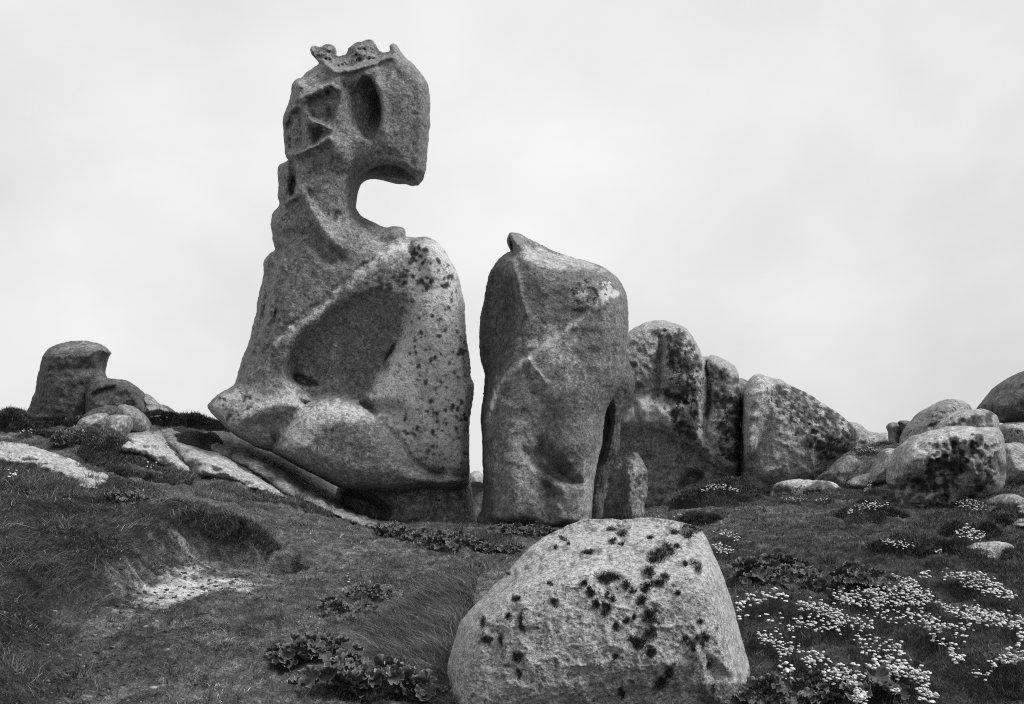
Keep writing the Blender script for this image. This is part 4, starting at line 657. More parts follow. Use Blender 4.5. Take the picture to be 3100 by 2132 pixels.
# short turf over all the open ground
def turf():
    n = 230000; s = (RNG.random(n)*1.3-.65); y = 3.9*(24/3.9)**(RNG.random(n)**.9); x = s*y
    keep = np.ones(n, bool); dp = seg_dist(x, y, path, False)
    r = fbm(x*3, y*3, 0, 3, 88)
    keep &= ~((dp < .30+.15*r) & (RNG.random(n) < .85)); keep &= seg_dist(x, y, sand, True) < -.02
    for (c_, r_, h_) in dips: keep &= np.hypot(x-c_[0], y-c_[1]) > r_*1.25
    keep &= (r > -.35) | (RNG.random(n) < .35)
    x, y, r, dp = x[keep], y[keep], r[keep], dp[keep]; n = len(x); s = x/y
    right = ss(s, .15, .27)
    h = (0.012+0.03*RNG.random(n)**2)*(1+.6*right)*(1+.3*r)*np.where(y > 9, 1.3, 1); w = np.maximum(.0022, .00055*y)*(0.7+.6*RNG.random(n))
    up = np.stack([RNG.normal(0, .55, n), RNG.normal(0, .55, n), np.ones(n)], -1); bend = RNG.normal(0, .6, (n, 3))*[1, 1, .3]
    r5 = fbm(x*14, y*18, 0, 3, 99)
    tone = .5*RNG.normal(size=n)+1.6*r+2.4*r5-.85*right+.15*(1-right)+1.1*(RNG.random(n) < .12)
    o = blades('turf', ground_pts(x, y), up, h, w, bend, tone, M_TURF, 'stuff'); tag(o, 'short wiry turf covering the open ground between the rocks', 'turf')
turf()
def footing():                                               # grass growing up against the foot of every rock
    R_ = []
    for F_ in FEET:
        if len(F_) < 5: continue
        k = min(2600, max(150, len(F_)*2)); i = RNG.integers(0, len(F_), k); R_.append(F_[i]+RNG.normal(0, .05, (k, 3))*[1, 1, 0]-[0, .05, 0])
    q = np.concatenate(R_); q = q[q[:, 1] < 23]; x, y = q[:, 0], q[:, 1]; n = len(x); r = fbm(x*4, y*4, 0, 3, 12)
    h = (.03+.09*RNG.random(n)**2)*(1+1.2*np.clip(r, -.5, 1)); w = np.maximum(.0022, .0005*y)
    blades('foot_grass', ground_pts(x, y), np.stack([RNG.normal(0, .4, n), RNG.normal(-.1, .4, n), np.ones(n)], -1), h, w, RNG.normal(0, .5, (n, 3))*[1, 1, .3], -.3+.5*RNG.normal(size=n)+.8*r+1.0*(RNG.random(n) < .12), M_GRASS, 'stuff')['label'] = 'grass fringe growing along the feet of the rocks'
footing()
bpy.data.objects['foot_grass']['category'] = 'grass'
def clods():                                                 # crumbs of soil, grit and small stones lying on the worn path
    V = []; Q = []; T = []; off = 0; n = 2600
    q = np.vstack([in_poly(350, sand), in_poly(450, sand2), np.stack([path[k := RNG.integers(0, len(path)-1, n-800)]*(1-(t := RNG.random((n-800, 1))))+path[k+1]*t][0:1], 0)[0]+RNG.normal(0, .32, (n-800, 2))])
    z = terr(q[:, 0], q[:, 1]); c = np.array([(i, j, k) for i in (-1, 1) for j in (-1, 1) for k in (-1, 1)], float)
    F = np.array([(0, 1, 3, 2), (4, 6, 7, 5), (0, 4, 5, 1), (2, 3, 7, 6), (0, 2, 6, 4), (1, 5, 7, 3)])
    s = .003+.012*RNG.random(n)**5
    P = c[None]*s[:, None, None]*(1+.5*RNG.normal(size=(n, 8, 3)))*[1, .8, .6]+np.stack([q[:, 0], q[:, 1], z], -1)[:, None]
    me = mk_mesh('soil_crumbs', P.reshape(-1, 3), quads=(F[None]+8*np.arange(n)[:, None, None]).reshape(-1, 4), attrs={'tone': np.repeat(RNG.choice([-.8, -.2, 1.3], n, p=[.5, .3, .2])+.3*RNG.normal(size=n), 8)})
    tag(obj('soil_crumbs', me, M_TURF), 'crumbs of soil and grit on the worn sandy path', 'soil crumbs', kind='stuff')
clods()
def long_grass():
    R_, U, Ln, Wd, B, T = [], [], [], [], [], []
    def add(x, y, h, w, up, bend, tone):
        R_.append(ground_pts(x, y)); U.append(up); Ln.append(h); Wd.append(w); B.append(bend); T.append(tone)
    n = 105000; s = -.66+RNG.random(n)*.62; y = 3.9*(12.5/3.9)**RNG.random(n); x = s*y
    k = seg_dist(x, y, bank, True) > -.06
    for (c_, r_, h_) in dips: k &= np.hypot(x-c_[0], y-c_[1]) > r_*1.1
    x, y = x[k], y[k]; n = len(x)
    cl = fbm(x*2.2, y*2.2, 0, 3, 55); cl2 = fbm(x*7, y*7, 0, 2, 56); th = fbm(x*1.1, y*1.1, 3, 2, 57)*6
    h = (.05+.10*RNG.random(n))*(1+.7*cl+.4*cl2); w = np.maximum(.0024, .0005*y)*(.7+.7*RNG.random(n))
    up = np.stack([.6*np.cos(th)+RNG.normal(0, .45, n), .6*np.sin(th)+RNG.normal(0, .45, n), np.ones(n)*.9], -1)
    bend = np.stack([np.cos(th)+RNG.normal(0, .5, n), np.sin(th)+RNG.normal(0, .5, n), -.5+.3*RNG.normal(size=n)], -1)*1.0
    tone = -1.0+.6*RNG.normal(size=n)+1.6*cl+1.1*cl2+1.6*(RNG.random(n) < .12)
    add(x, y, np.maximum(h, .02), w, up, bend, tone)
    def patch(n, z, pts, h0, h1, lean, t0, sp=.35):
        q, _ = screen_pts(n, z, pts); x, y = q.T; r = fbm(x*3, y*3, 0, 2, 33)
        h = (h0+(h1-h0)*RNG.random(n))*(1+.4*r); w = np.maximum(.002, .00045*y)*(.7+.7*RNG.random(n))
        up = np.stack([lean[0]+RNG.normal(0, sp, n), lean[1]+RNG.normal(0, sp, n), np.ones(n)], -1)
        bend = np.stack([lean[0]*1.6+RNG.normal(0, sp*1.4, n), lean[1]+RNG.normal(0, sp, n), -.25+.2*RNG.normal(size=n)], -1)
        add(x, y, h, w, up, bend, t0-.1+.55*RNG.normal(size=n)+.9*r+1.5*(RNG.random(n) < .12))
    patch(20000, 8, [(900,900),(1250,700),(1500,640),(1480,900),(1330,1150),(1290,1350),(1500,1596),(1000,1596),(760,1250),(700,1000)], .08, .22, (-.45, .15), -.15)
    patch(9000, 8, [(1300,1330),(1450,1400),(1750,1560),(2000,1600),(1300,1700),(1100,1500)], .06, .14, (-.2, 0), -.1)
    patch(5000, 8, [(700,640),(1400,560),(1650,520),(1500,680),(900,780)], .03, .09, (-.2, 0), 0)
    patch(3500, 6, [(1500,1290),(1650,1240),(1850,1270),(1950,1350),(1700,1380),(1500,1330)], .05, .16, (.1, .1), .35, .2)
    patch(5000, 6, [(350,1180),(700,1300),(850,1260),(1000,1290),(800,1400),(300,1330)], .06, .16, (.1, 0), .0)
    patch(4000, 6, [(0,1080),(300,1150),(560,1290),(300,1330),(0,1250)], .07, .20, (.2, 0), .1)
    patch(7000, 6, [(560,1010),(700,1100),(860,1150),(1050,1200),(1000,1130),(900,1000),(700,940)], .05, .14, (.3, 0), -.3)
    patch(2500, 8, [(1450,290),(1600,280),(1850,400),(1600,420)], .06, .16, (0, 0), .1, .2)
    patch(3500, 6, [(1900,1300),(2100,1340),(2317,1390),(2317,1450),(2050,1400),(1850,1360)], .04, .12, (0, 0), .2, .3)
    patch(2500, 2, [(480,1400),(560,1370),(680,1420),(700,1480),(560,1460)], .06, .16, (0, 0), -.1, .3)
    patch(2500, 6, [(900,1000),(1000,1010),(1180,1100),(1400,1160),(1380,1190),(1150,1130),(950,1050)], .04, .12, (0, 0), .1, .3)
    patch(3000, 6, [(1300,1150),(1560,1180),(1500,1260),(1200,1240)], .06, .16, (.1, 0), -.2)
    patch(7000, 5, [(640,1180),(900,1100),(1100,1120),(1230,1200),(1200,1290),(1000,1300),(650,1250)], .05, .12, (0, 0), -.5)
    patch(1500, 5, [(1010,1480),(1150,1520),(1300,1510),(1330,1560),(1100,1570)], .03, .08, (0, 0), -.4)
    patch(6000, 10, [(1900,450),(2321,300),(2321,800),(2250,700),(2050,540)], .04, .10, (0, 0), -.7)
    patch(9000, 9, [(2100,560),(2170,720),(2230,1000),(2330,1300),(2330,1500),(2440,1467),(2360,1100),(2280,800),(2200,600)], .03, .09, (.1, 0), -.3)
    patch(9000, 7, [(1180,830),(1430,800),(1500,960),(1380,1000),(1250,950)], .02, .06, (0, 0), .3, .6)
    for k in range(420):
        s0 = RNG.random()*1.2-.6; y0 = 4.2*(14/4.2)**RNG.random(); x0 = s0*y0
        if seg_dist(np.array([x0]), np.array([y0]), sand, True)[0] > -.05: continue
        m = int(RNG.integers(25, 90)); rr = .03+.10*RNG.random(); x = x0+RNG.normal(0, rr, m); y = y0+RNG.normal(0, rr, m); a = RNG.random()*6.28
        h = (.02+.06*RNG.random())*(.5+RNG.random(m)); t = RNG.choice([-.9, -.4, .3, .8])
        add(x, y, h, np.maximum(.0028, .0006*y)*(.7+.9*RNG.random(m)), np.stack([(x-x0)/rr*.6+.4*math.cos(a), (y-y0)/rr*.6+.4*math.sin(a), np.ones(m)*.8], -1), RNG.normal(0, .6, (m, 3)), t+.4*RNG.normal(size=m)-.5*(s0 > .2))
    o = blades('long_grass', np.concatenate(R_), np.concatenate(U), np.concatenate(Ln), np.concatenate(Wd), np.concatenate(B), np.concatenate(T), M_GRASS, 'stuff')
    tag(o, 'long tangled grass on the left bank and around the boulders', 'grass')
long_grass()
# low dark heath shrubs and cushions
def shrub(z, c, rx, ry, h, label, tone=0.0, n=None, name='heath_shrub', cat='shrub', spike=1.0, Y=None):
    x0, y0 = hit(*Zp(z, [c])[0], fn=terr); y0 += ry*.6; x0 = x0*(1+ry*.6/(y0-ry*.6))
    z0 = float(terr(np.array([x0]), np.array([y0]))[0]); o = empty(name, (x0, y0, z0)); tag(o, label, cat, 'low dark shrubs and cushions')
    u = np.linspace(0, 2*np.pi, 49)[:-1]; v = np.linspace(0.02, 1, 16); U, Vv = np.meshgrid(u, v, indexing='ij')
    sd = int(abs(x0*100)) % 90; rr = 1+.42*fbm(np.cos(U)*1.6+sd, np.sin(U)*1.6, Vv, 3, 5)
    X = rx*Vv*np.cos(U)*rr; Y_ = ry*Vv*np.sin(U)*rr; Zz = h*np.sqrt(np.clip(1-Vv**2.4, 0, 1))*(1+.6*fbm(X*5+sd, Y_*5, 0, 4, 6))
    Zz = Zz+(terr(x0+X, y0+Y_)-z0)-.03
    I = np.arange(U.size).reshape(U.shape); J = np.roll(I, -1, 0); q = np.stack([I[:, :-1], I[:, 1:], J[:, 1:], J[:, :-1]], -1).reshape(-1, 4)[:, ::-1]
    obj('mound', mk_mesh('mound', np.stack([X, Y_, Zz], -1).reshape(-1, 3), quads=q, attrs={'tone': (tone-.6+0*X).ravel()}), M_HEATH, o)
    n = n or int(11000*rx*ry/.1)+1500; n = min(n, 12000)
    a = RNG.random(n)*6.283; t = RNG.random(n)**.5*.99; i = (a/6.2832*48).astype(int) % 48; j = np.clip((t*15).astype(int), 0, 15)
    rt = np.stack([X[i, j], Y_[i, j], Zz[i, j]], -1)+RNG.normal(0, .02, (n, 3))*[rx*2, ry*2, .3]
    up = np.stack([rt[:, 0]/rx*.8+RNG.normal(0, .4, n), rt[:, 1]/ry*.8+RNG.normal(0, .4, n), np.ones(n)*.8], -1)
    blades('foliage', rt, up, spike*(.02+.035*RNG.random(n)), np.maximum(.004, .0007*y0)*(.7+.6*RNG.random(n)), RNG.normal(0, .4, (n, 3)), tone+.2+.5*RNG.normal(size=n)+1.0*fbm(rt[:, 0]*8, rt[:, 1]*8, 0, 2, 8)+1.2*(RNG.random(n) < .08), M_HEATH, None, o)
    return o
shrub(4, (860,1395), .85, .45, .40, 'dark domed thrift cushion at the foot of the domed outcrop', 0)
shrub(6, (1560,960), .38, .3, .24, 'smooth dark rounded cushion between the long pale slab and the tall rock', .3, spike=.5)
shrub(6, (840,960), .45, .25, .14, 'dark heath clump on the left slope below the small light rock', .5)
shrub(6, (1270,800), .5, .3, .22, 'dark heath clump behind the top of the long pale slabs', .1)
shrub(6, (1470,800), .7, .35, .22, 'dark ragged heath on the skyline left of the tall rock', -.1, spike=1.6)
shrub(6, (1120,1210), .5, .2, .07, 'low dark mat of heath on the left slope under the humped slab', 0)
shrub(6, (40,830), .6, .3, .25, 'dark heath clump on the skyline at the left edge', 0, spike=1.5)
shrub(6, (340,800), .8, .25, .14, 'dark heath strip at the foot of the hook topped rock', -.1, spike=1.4)
shrub(10, (55,200), .30, .22, .16, 'dark cushion just behind the top right of the foreground boulder', -.3)
shrub(10, (1150,195), .38, .2, .13, 'mossy hummock left of the large boulder of the right pile', .5, spike=.5)
shrub(10, (1290,130), .40, .2, .15, 'dark cushion touching the foot of the large boulder of the right pile', -.1)
shrub(5, (1000,1360), .30, .18, .18, 'dark thrift cushion just above the small pale flat stone', -.1)
shrub(5, (1230,1150), .20, .12, .10, 'small dark cushion beside the smooth slab at the right edge', -.2)
shrub(5, (1240,1230), .22, .12, .12, 'dark cushion below the smooth slab at the right edge', -.2)
shrub(4, (1720,1300), .35, .2, .15, 'dark turf hump between flat boulder and smooth pale humped rock', -.2)
shrub(4, (1480,1380), 1.3, .5, .10, 'broad low turf hummock below the flat blotched boulder', .6, spike=.5)
shrub(10, (1600,425), .45, .2, .09, 'long low dark cushion in the turf left of the pale flat stone', -.2)
shrub(7, (1480,250), .50, .3, .14, 'dark grassy hummock at the corner of the bank above the burrow', .3, spike=1.6)
shrub(10, (2250,1360), .30, .22, .08, 'rounded turf cushion in the bottom right corner', .4, spike=.6)
shrub(6, (420,880), .4, .2, .1, 'low dark mat of heath above the left edge slab', 0)
# ruffled leaf plants
def leaf_mesh(sd):
    rg = np.random.default_rng(sd); nr, ntt = 9, 52; th = np.linspace(0, 2*np.pi, ntt+1)[:-1]; r = np.linspace(.04, 1, nr)
    R_, T_ = np.meshgrid(r, th, indexing='ij'); gap = np.exp(-((np.abs(T_-np.pi))/.34)**2)
    out = 1+.05*np.sin(3*T_+rg.random()*6)+.05*np.sin(9*T_+rg.random()*6)-.5*gap
    k = rg.integers(5, 9); ph = rg.random()*6
    z = (.25+.35*rg.random())*R_**2+(.13+.08*rg.random())*np.sin(k*T_+ph)*R_**3+.09*np.sin(13*T_+ph)*R_**3+.05*np.abs(np.cos(5.5*T_))*R_
    X = R_*out*np.cos(T_)*(.95); Y = R_*out*np.sin(T_); tone = -.2+.7*np.abs(np.cos(5.5*T_))**6-.3*np.abs(np.sin(5.5*T_))+np.where(R_ > .9, 1.6, 0)+np.where(R_ < .15, .5, 0)
    V = np.stack([X, Y, z], -1).reshape(-1, 3); I = np.arange(nr*ntt).reshape(nr, ntt); J = np.roll(I, -1, 1)
    q = np.stack([I[:-1], J[:-1], J[1:], I[1:]], -1).reshape(-1, 4)
    b = len(V); V = np.vstack([V, [(-.05, -.05, -.9), (-.05, .05, -.9)]]); q = np.vstack([q, [(0, 1, b+1, b)]])       # leaf stalk
    return mk_mesh('leaf', V*.5, quads=q, attrs={'tone': np.append(tone.ravel(), [0, 0])})
LEAVES = [leaf_mesh(i) for i in range(10)]
for me in LEAVES: me.materials.append(M_LEAF)
def plant(z, line, spread, size, n, label, hgt=.10):
    pts = [hit(*p, fn=terr) for p in Zp(z, line)]; c = np.mean(pts, 0); z0 = float(terr(c[:1], c[1:])[0])
    root = empty('leafy_plant', (c[0], c[1], z0)); tag(root, label, 'plant', 'ruffled broad leaved plants')
    S = []
    for i in range(int(n*1.6)):
        t = random.random()*(len(pts)-1); k = min(int(t), len(pts)-2) if len(pts) > 1 else 0
        p = np.array(pts[0]) if len(pts) == 1 else np.array(pts[k])*(1-t+k)+np.array(pts[k+1])*(t-k)
        a = random.random()*6.283; rr = spread*math.sqrt(random.random()); x = p[0]+rr*math.cos(a); y = p[1]+rr*math.sin(a)*.8
        g = float(terr(np.array([x]), np.array([y]))[0]); sz = size*(.35+.55*random.random()); h = hgt*(.35+.8*random.random())*(1.15-.6*rr/max(spread, .01))
        o = obj('leaf', LEAVES[i % 10], None, root); ti = random.uniform(.15, 1.0)
        M = Matrix.Translation((x-c[0], y-c[1], g-z0+h)) @ Matrix.Rotation(a+random.uniform(-.9, .9), 4, 'Z') @ Matrix.Rotation(ti, 4, 'Y') @ Matrix.Rotation(random.uniform(-.3, .3), 4, 'X') @ Matrix.Diagonal((sz, sz*random.uniform(.85, 1.1), sz, 1))
        o.matrix_local = M; S.append((x-c[0], y-c[1], g-z0-.02, h))
plant(8, [(720,330),(900,330),(960,300)], .22, .15, 48, 'leafy plant clump in front of the dark cave under the tall rock', .14)
plant(8, [(1080,340),(1200,420),(1300,440)], .22, .18, 50, 'biggest clump of ruffled leaves below the base rock', .14)
plant(8, [(1360,370),(1480,420)], .20, .16, 30, 'ruffled leaves between the big clump and the foreground boulder', .12)
plant(8, [(1560,440),(1780,440)], .18, .18, 26, 'leafy clump touching the upper left of the foreground boulder', .08)
plant(8, [(1650,300),(1800,310),(1980,290),(2030,330)], .14, .15, 44, 'row of ruffled leaves at the foot of the standing stone', .14)
plant(8, [(560,800),(700,800),(770,780)], .13, .13, 26, 'dark leafy clump in mid turf beside the small white flower', .10)
plant(8, [(300,880),(420,880),(500,960)], .12, .09, 16, 'small leafy clump of curled seedlings in mid turf, left of the dark one', .06)
plant(8, [(640,880),(700,900)], .07, .09, 6, 'few curled pale leaves at the near side of the dark leafy clump', .06)
plant(8, [(0,1270),(130,1240),(280,1230),(430,1230)], .13, .13, 44, 'spreading low leafy clump left of the nearest leaves', .09)
plant(8, [(280,1560),(430,1540),(600,1480)], .15, .19, 26, 'nearest large ruffled leaves at the bottom edge, left half', .17)
plant(8, [(760,1480),(900,1560),(1020,1600)], .15, .19, 24, 'nearest large ruffled leaves at the bottom edge, middle', .16)
plant(8, [(1120,1600),(1190,1580)], .07, .16, 7, 'big curled pale leaf at the bottom edge beside the foreground boulder', .15)
plant(8, [(520,1400),(560,1380)], .10, .15, 10, 'pleated upright leaves standing just above the nearest leaves', .15)
plant(10, [(370,650),(480,640),(590,600),(700,650),(760,690)], .22, .17, 75, 'dark mounded leafy plant among the white flowers right of the foreground boulder', .20)
plant(10, [(900,640),(1050,620),(1200,640),(1330,660)], .20, .14, 60, 'low dark leafy plant behind the densest white flowers', .13)
plant(10, [(480,1450),(620,1440)], .16, .13, 30, 'leafy clump at the bottom edge just right of the foreground boulder', .08)
plant(10, [(850,1430),(1000,1440)], .14, .12, 18, 'dark leafy clump at the bottom edge among the nearest flowers', .08)
plant(10, [(1180,1460),(1330,1440)], .12, .16, 16, 'pale edged leaves at the bottom edge below the nearest dense flowers', .12)
plant(6, [(450,960),(500,950),(540,980)], .16, .22, 16, 'dark single leafy plant above the left edge slab', .22)
plant(6, [(900,1370),(1000,1370),(1080,1400)], .20, .14, 30, 'low ragged leafy plant in the grass of the left slope', .07)
plant(6, [(540,800),(590,790)], .25, .2, 12, 'small leafy plant at the foot of the hook topped rock', .12)
plant(7, [(820,30),(960,50)], .2, .13, 18, 'torn leaves around the hollow high on the left bank', .06)
# thrift: white pom-pom flower heads on thin stems
def flower_mesh(sd):
    rg = np.random.default_rng(sd); V = []; Fq = []; Ft = []; T = []
    nr, ntt = 6, 12; ph = np.linspace(0.0, 1.0, nr)
    for i in range(nr):
        a = ph[i]*2.0
        for j in range(ntt):
            t = j/ntt*6.283; b = 1+.20*rg.normal()+(.26 if (i*5+j) % 2 else -.22)*(i > 0); V.append((math.sin(a)*math.cos(t)*b, math.sin(a)*math.sin(t)*b, max(-.18, math.cos(a)*.6*b))); T.append(.15*rg.normal()-(.6 if i == nr-1 else 0))
    for i in range(nr-1):
        for j in range(ntt): Fq.append((i*ntt+j, (i+1)*ntt+j, (i+1)*ntt+(j+1) % ntt, i*ntt+(j+1) % ntt))
    b0 = len(V); lx, ly = rg.normal(0, 1.2, 2)
    for k, (h, r) in enumerate(((-.2, .09), (-4.0, .08), (-9, .08))):
        for j in range(3):
            t = j*2.094; f = (k/2)**1.5; V.append((lx*f+r*math.cos(t), ly*f+r*math.sin(t), h)); T.append(0)
    for k in range(2):
        for j in range(3): Fq.append((b0+k*3+j, b0+k*3+(j+1) % 3, b0+(k+1)*3+(j+1) % 3, b0+(k+1)*3+j))
    me = mk_mesh('flower', np.array(V)*.0095, quads=Fq, attrs={'tone': T}); me.materials.append(M_PETAL); me.materials.append(M_STEM)
    mi = np.zeros(len(me.polygons), np.int32); mi[(nr-1)*ntt:] = 1; me.polygons.foreach_set('material_index', mi)
    return me
FLW = [flower_mesh(i) for i in range(8)]
def thrift(z, pts, n, label, hgt=.09, size=1.0, lift=0.0, cushion=True):
    rg = np.random.default_rng(int(pts[0][0])*7+n)
    Pp = np.array(Zp(z, pts)); n = int(n*1.75); q = in_poly(n, Pp, rg)      # spread evenly as seen, then dropped to the ground under each head
    G = []
    for p in q:
        x, y = hit(p[0], p[1]+hgt*1.0*FS/8.0*0, fn=lambda a, b: terr(a, b)+hgt+lift); G.append((x, y))
    G = np.array(G); c = G.mean(0); z0 = float(terr(c[:1], c[1:])[0]); root = empty('thrift_clump', (c[0], c[1], z0)); tag(root, label, 'flowers', 'white thrift in flower')
    zz = terr(G[:, 0], G[:, 1])-z0; vv = []
    order = np.argsort(G[:, 1])
    for r_, i in enumerate(order):
        sc = size*(.45+.75*rg.random()**1.2); h = hgt+lift+rg.normal()*.012; M = Matrix.Translation((G[i, 0]-c[0], G[i, 1]-c[1], zz[i]+h)) @ Matrix.Rotation(rg.random()*6.28, 4, 'Z') @ Matrix.Rotation(rg.normal()*.22, 4, 'X') @ Matrix.Diagonal((sc, sc, sc*.95, 1))
        if r_ < 100:
            o = obj('flower', FLW[i % 8], None, root); o.matrix_local = M
        else: vv.append((FLW[i % 8], M))
    if vv:
        V = []; Q = []; T = []; MI = []; off = 0
        for me, M in vv:
            a = np.empty(len(me.vertices)*3, np.float32); me.vertices.foreach_get('co', a); a = a.reshape(-1, 3); Mn = np.array(M)
            V.append(a@Mn[:3, :3].T+Mn[:3, 3]); l = np.empty(len(me.loops), np.int32); me.loops.foreach_get('vertex_index', l); Q.append(l.reshape(-1, 4)+off); off += len(a)
            t = np.empty(len(a), np.float32); me.attributes['tone'].data.foreach_get('value', t); T.append(t)
            mi = np.empty(len(me.polygons), np.int32); me.polygons.foreach_get('material_index', mi); MI.append(mi)
        me = mk_mesh('flowers', np.concatenate(V), quads=np.concatenate(Q), attrs={'tone': np.concatenate(T)}); me.materials.append(M_PETAL); me.materials.append(M_STEM)
        me.polygons.foreach_set('material_index', np.concatenate(MI)); tag(obj('flowers', me, None, root), kind='stuff')
    if cushion:
        m = min(2600, 14*n+250); k = rg.integers(0, len(G), m); x = G[k, 0]+rg.normal(0, .05, m); y = G[k, 1]+rg.normal(0, .05, m)
        up = np.stack([rg.normal(0, .5, m), rg.normal(0, .5, m), np.ones(m)], -1)
        rt = ground_pts(x, y, lift*.6); Y = c[1]
        blades('cushion', rt-np.array([c[0], c[1], z0]), up, .02+.05*rg.random(m), np.maximum(.0025, .0005*Y)*np.ones(m), rg.normal(0, .3, (m, 3)), -.5+.5*rg.normal(size=m), M_GRASS, 'stuff', root)
T = thrift
T(10, [(970,700),(1150,665),(1300,645),(1480,650),(1680,690),(1690,750),(1560,800),(1450,780),(1300,790),(1130,770),(1000,745)], 230, 'densest bright mass of white thrift in the middle of the right foreground')
T(10, [(1450,590),(1540,590),(1580,640),(1520,670),(1450,650)], 32, 'small white thrift spur rising above the densest flower mass')
T(10, [(1690,740),(1850,795),(1980,780),(2100,820),(2240,850),(2321,845),(2321,900),(2230,940),(2100,900),(1950,890),(1750,815)], 150, 'long band of white thrift running to the right edge')
T(10, [(715,760),(820,750),(950,770),(1080,830),(1000,860),(860,840),(740,830)], 60, 'white thrift patch right above the dark cleft, near the foreground boulder')
T(10, [(930,850),(1090,850),(1250,880),(1265,930),(1150,950),(1000,910)], 50, 'white thrift patch just below the densest flower mass')
T(10, [(700,860),(800,870),(900,890),(1000,930),(1070,970),(960,965),(830,950),(720,910)], 45, 'short ragged row of white thrift in the middle of the flower field')
T(10, [(1180,830),(1500,810),(1720,850),(1740,900),(1600,940),(1350,900)], 46, 'scattered white thrift directly under the densest flower mass')
T(10, [(1600,900),(1780,910),(1990,920),(1900,1020),(1700,960)], 34, 'loose white thrift patch below the long right hand band')
T(10, [(1695,575),(1890,540),(1990,545),(2080,580),(2200,660),(2270,730),(2220,740),(2050,690),(1900,640),(1850,600),(1740,592)], 125, 'farther sloping band of white thrift below the pale flat stone')
T(10, [(1370,560),(1430,570),(1500,600),(1430,600)], 9, 'handful of white thrift heads above the small spur', cushion=False)
T(10, [(1580,555),(1670,555),(1660,585),(1590,590)], 10, 'tiny white thrift tuft in dark turf between spur and far band', cushion=False)
T(10, [(300,720),(380,700),(480,670),(560,650),(640,700),(700,740),(690,770),(600,730),(500,740),(480,790),(400,790),(360,870),(320,870),(300,790)], 34, 'large near thrift heads right beside the foreground boulder', .12, 1.35)
T(10, [(440,870),(520,820),(620,850),(720,940),(700,1010),(620,950),(480,900)], 11, 'sparse thrift heads right of the foreground boulder below the large ones', .10, 1.2)
T(10, [(430,960),(540,985),(650,1040),(780,1090),(760,1110),(620,1090),(480,1050)], 44, 'lacy patch of white thrift on the near slope beside the foreground boulder')
T(10, [(580,1090),(700,1090),(720,1130),(600,1140)], 10, 'small thrift group under the lacy patch')
T(10, [(760,1130),(850,1090),(930,1130),(970,1180),(880,1190),(830,1210),(750,1180)], 28, 'white thrift tuft below the dark cleft in the near field')
T(10, [(1170,1100),(1220,980),(1330,1010),(1460,1040),(1490,1110),(1370,1150),(1200,1130)], 40, 'loose white thrift in the centre of the near field')
T(10, [(1100,1000),(1180,1010),(1200,1040),(1120,1020)], 6, 'few thrift heads left of the central loose patch')
T(10, [(1640,1010),(1780,1010),(1850,1070),(1900,1130),(1890,1230),(1840,1180),(1780,1100)], 30, 'curving trail of thrift on the right side of the near field')
T(10, [(1200,1190),(1330,1160),(1560,1200),(1660,1290),(1670,1340),(1600,1370),(1530,1300),(1400,1290),(1280,1260)], 95, 'nearest dense arc of white thrift near the bottom edge', .10, 1.1)
T(10, [(870,1250),(1000,1220),(1150,1230),(1220,1290),(1180,1350),(1060,1340),(960,1340),(900,1300)], 62, 'nearest white thrift left of the dense arc', .10, 1.15)
T(10, [(590,1180),(680,1200),(720,1230),(700,1310),(620,1290)], 18, 'thrift tuft close to the foot of the foreground boulder', .1, 1.15)
T(10, [(1100,1360),(1190,1380),(1240,1467),(1120,1460)], 30, 'white thrift tuft touching the bottom edge', .10, 1.1)
T(10, [(1570,1370),(1720,1400),(1700,1460),(1580,1467)], 18, 'white thrift at the bottom edge right of the dense arc', .1, 1.1)
T(10, [(1930,1260),(2100,1240),(2080,1300),(1960,1290)], 9, 'few thrift heads on the bottom right cushion')
T(10, [(2050,1210),(2200,1130),(2321,1080),(2321,1150),(2150,1210)], 40, 'white thrift near the right edge above the bottom cushion', lift=.05)
T(10, [(2260,930),(2321,940),(2321,1060),(2280,1060)], 12, 'small upright row of thrift at the right edge')
T(10, [(1380,1370),(1480,1360),(1450,1390),(1380,1390)], 6, 'pair of thrift heads below the dense arc', cushion=False)
T(10, [(130,250),(230,250),(330,300),(310,325),(240,300)], 26, 'thrift behind the top right corner of the foreground boulder, upper row', .08)
T(10, [(125,350),(180,340),(285,385),(250,410),(160,395)], 36, 'thrift peeping out from the right shoulder of the foreground boulder', .08)
T(10, [(1300,325),(1400,310),(1500,330),(1560,360),(1540,385),(1430,360)], 34, 'thrift patch in mid turf left of the pale flat stone', .08)
T(10, [(1690,385),(1750,390),(1740,400),(1700,400)], 4, 'three lone thrift heads near the pale flat stone', .06, cushion=False)
T(5, [(880,1270),(960,1245),(1050,1265),(1110,1300),(1060,1340),(960,1330),(900,1300)], 46, 'thrift covering the cushion above the pale flat stone', .08, 1.2, .12)
T(5, [(890,1070),(1000,1050),(1110,1075),(1110,1120),(1000,1120),(900,1100)], 40, 'thrift under the front face of the large right hand boulder', .08, 1.2)
T(5, [(140,1140),(270,1080),(430,1080),(430,1110),(300,1120),(160,1150)], 44, 'thrift on the dark cushion left of the large right hand boulder', .08, 1.2, .08)
T(5, [(260,1010),(310,905),(480,890),(480,910),(340,930),(290,1010)], 36, 'thrift at the foot of the angular leaning rock', .08, 1.2)
T(5, [(195,700),(290,690),(400,710),(380,722),(220,725)], 34, 'farthest thrift on the ridge right of the wedge boulder', .08, 1.3)
T(4, [(720,1310),(770,1255),(830,1240),(900,1250),(1000,1300),(990,1310),(880,1275),(780,1290)], 46, 'thrift crowning the dark cushion by the domed outcrop', .08, 1.2, .30)
T(4, [(1250,1350),(1400,1335),(1600,1350),(1620,1365),(1400,1360)], 26, 'thin line of thrift in front of the flat blotched boulder', .06, 1.1)
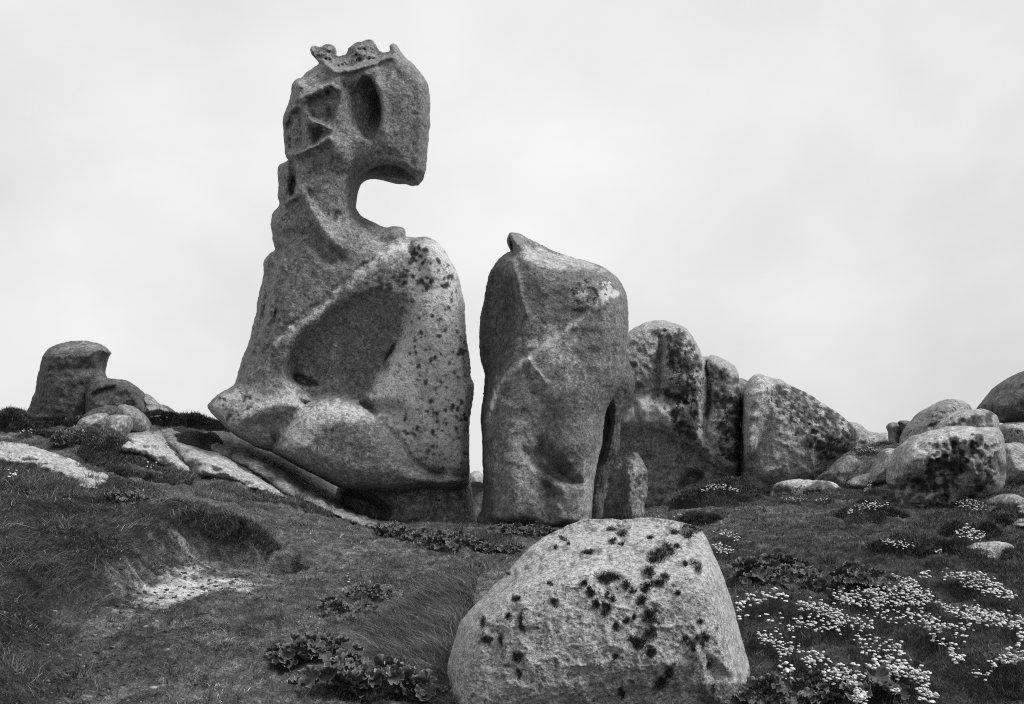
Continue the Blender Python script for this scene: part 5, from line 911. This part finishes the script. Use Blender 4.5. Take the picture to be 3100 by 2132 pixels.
T(4, [(500,1465),(620,1450),(780,1450),(790,1465),(600,1475)], 22, 'thin line of thrift beyond the foreground boulder top', .08, 1.1)
T(6, [(130,825),(250,825),(250,850),(140,840)], 9, 'thrift heads left of the hook topped rock foot', .08, 1.2)
T(6, [(560,800),(720,780),(800,770),(720,860),(700,900),(630,895),(640,850)], 24, 'thrift scattered on the left slope above the humped slab', .08, 1.3)
T(6, [(1150,720),(1320,715),(1300,735),(1180,730)], 8, 'thrift heads among heath on the left skyline', .08, 1.2, .1, cushion=False)
T(6, [(1040,1065),(1240,1085),(1220,1140),(1190,1145)], 4, 'four lone thrift heads left of the long pale slab', .08, 1.6, cushion=False)
T(6, [(60,1135),(140,1130),(140,1205),(60,1205)], 5, 'big thrift heads below the left edge slab', .14, 2.0, cushion=False)
# white flower spike in mid turf
x, y = hit(*Zp(8, [(515,690)])[0], fn=terr); z0 = float(terr(np.array([x]), np.array([y]))[0]); wf = empty('wild_flower', (x, y, z0)); tag(wf, 'single small white flower spike standing in mid turf', 'flower')
for k, (dx, dz, s) in enumerate([(0, .03, 1.5), (.008, .055, 1.3), (-.012, .085, 1.7), (-.004, .11, 1.1)]):
    o = obj('blossom', FLW[k], None, wf); o.matrix_local = Matrix.Translation((dx, 0, dz)) @ Matrix.Diagonal((s*.9, s*.8, .35 if k else 1, 1))
# ------------------------------------------------------------------ lichen tufts rooted in the foreground boulder
from mathutils.bvhtree import BVHTree
me = fore.data; bv = BVHTree.FromPolygons([tuple(v.co) for v in me.vertices], [tuple(p.vertices) for p in me.polygons]); fl = Vector(fore.location)
def on_rock(sx, sy):
    d = Vector(((sx-CX)/FS, 1, -(sy-HY)/FS)).normalized(); l, nrm, _, _ = bv.ray_cast(Vector((0, 0, EYE))-fl, d); return l, nrm
for tx, ty, ta, tb in TUFTS:
    c = Zp(9, [(tx, ty)])[0]; n = int(26+ta*tb*.10); rt = []; up = []; nb = RNG.integers(4, 7); ce = RNG.normal(0, .45, (nb, 2))
    for i in range(n):
        k = ce[RNG.integers(0, nb)]+RNG.normal(0, .28, 2); l, nr_ = on_rock(c[0]+k[0]*ta/2.321, c[1]+k[1]*tb/2.321)
        if l is None: continue
        rt.append(l); up.append(nr_+Vector(RNG.normal(0, .55, 3)))
    if len(rt) < 6: continue
    rt = np.array(rt); up = np.array(up); m = len(rt)
    blades('lichen_tuft', rt, up, .008+.016*RNG.random(m), np.full(m, .0035), RNG.normal(0, .5, (m, 3)), -.1+.5*RNG.normal(size=m), M_TUFT, None, fore)
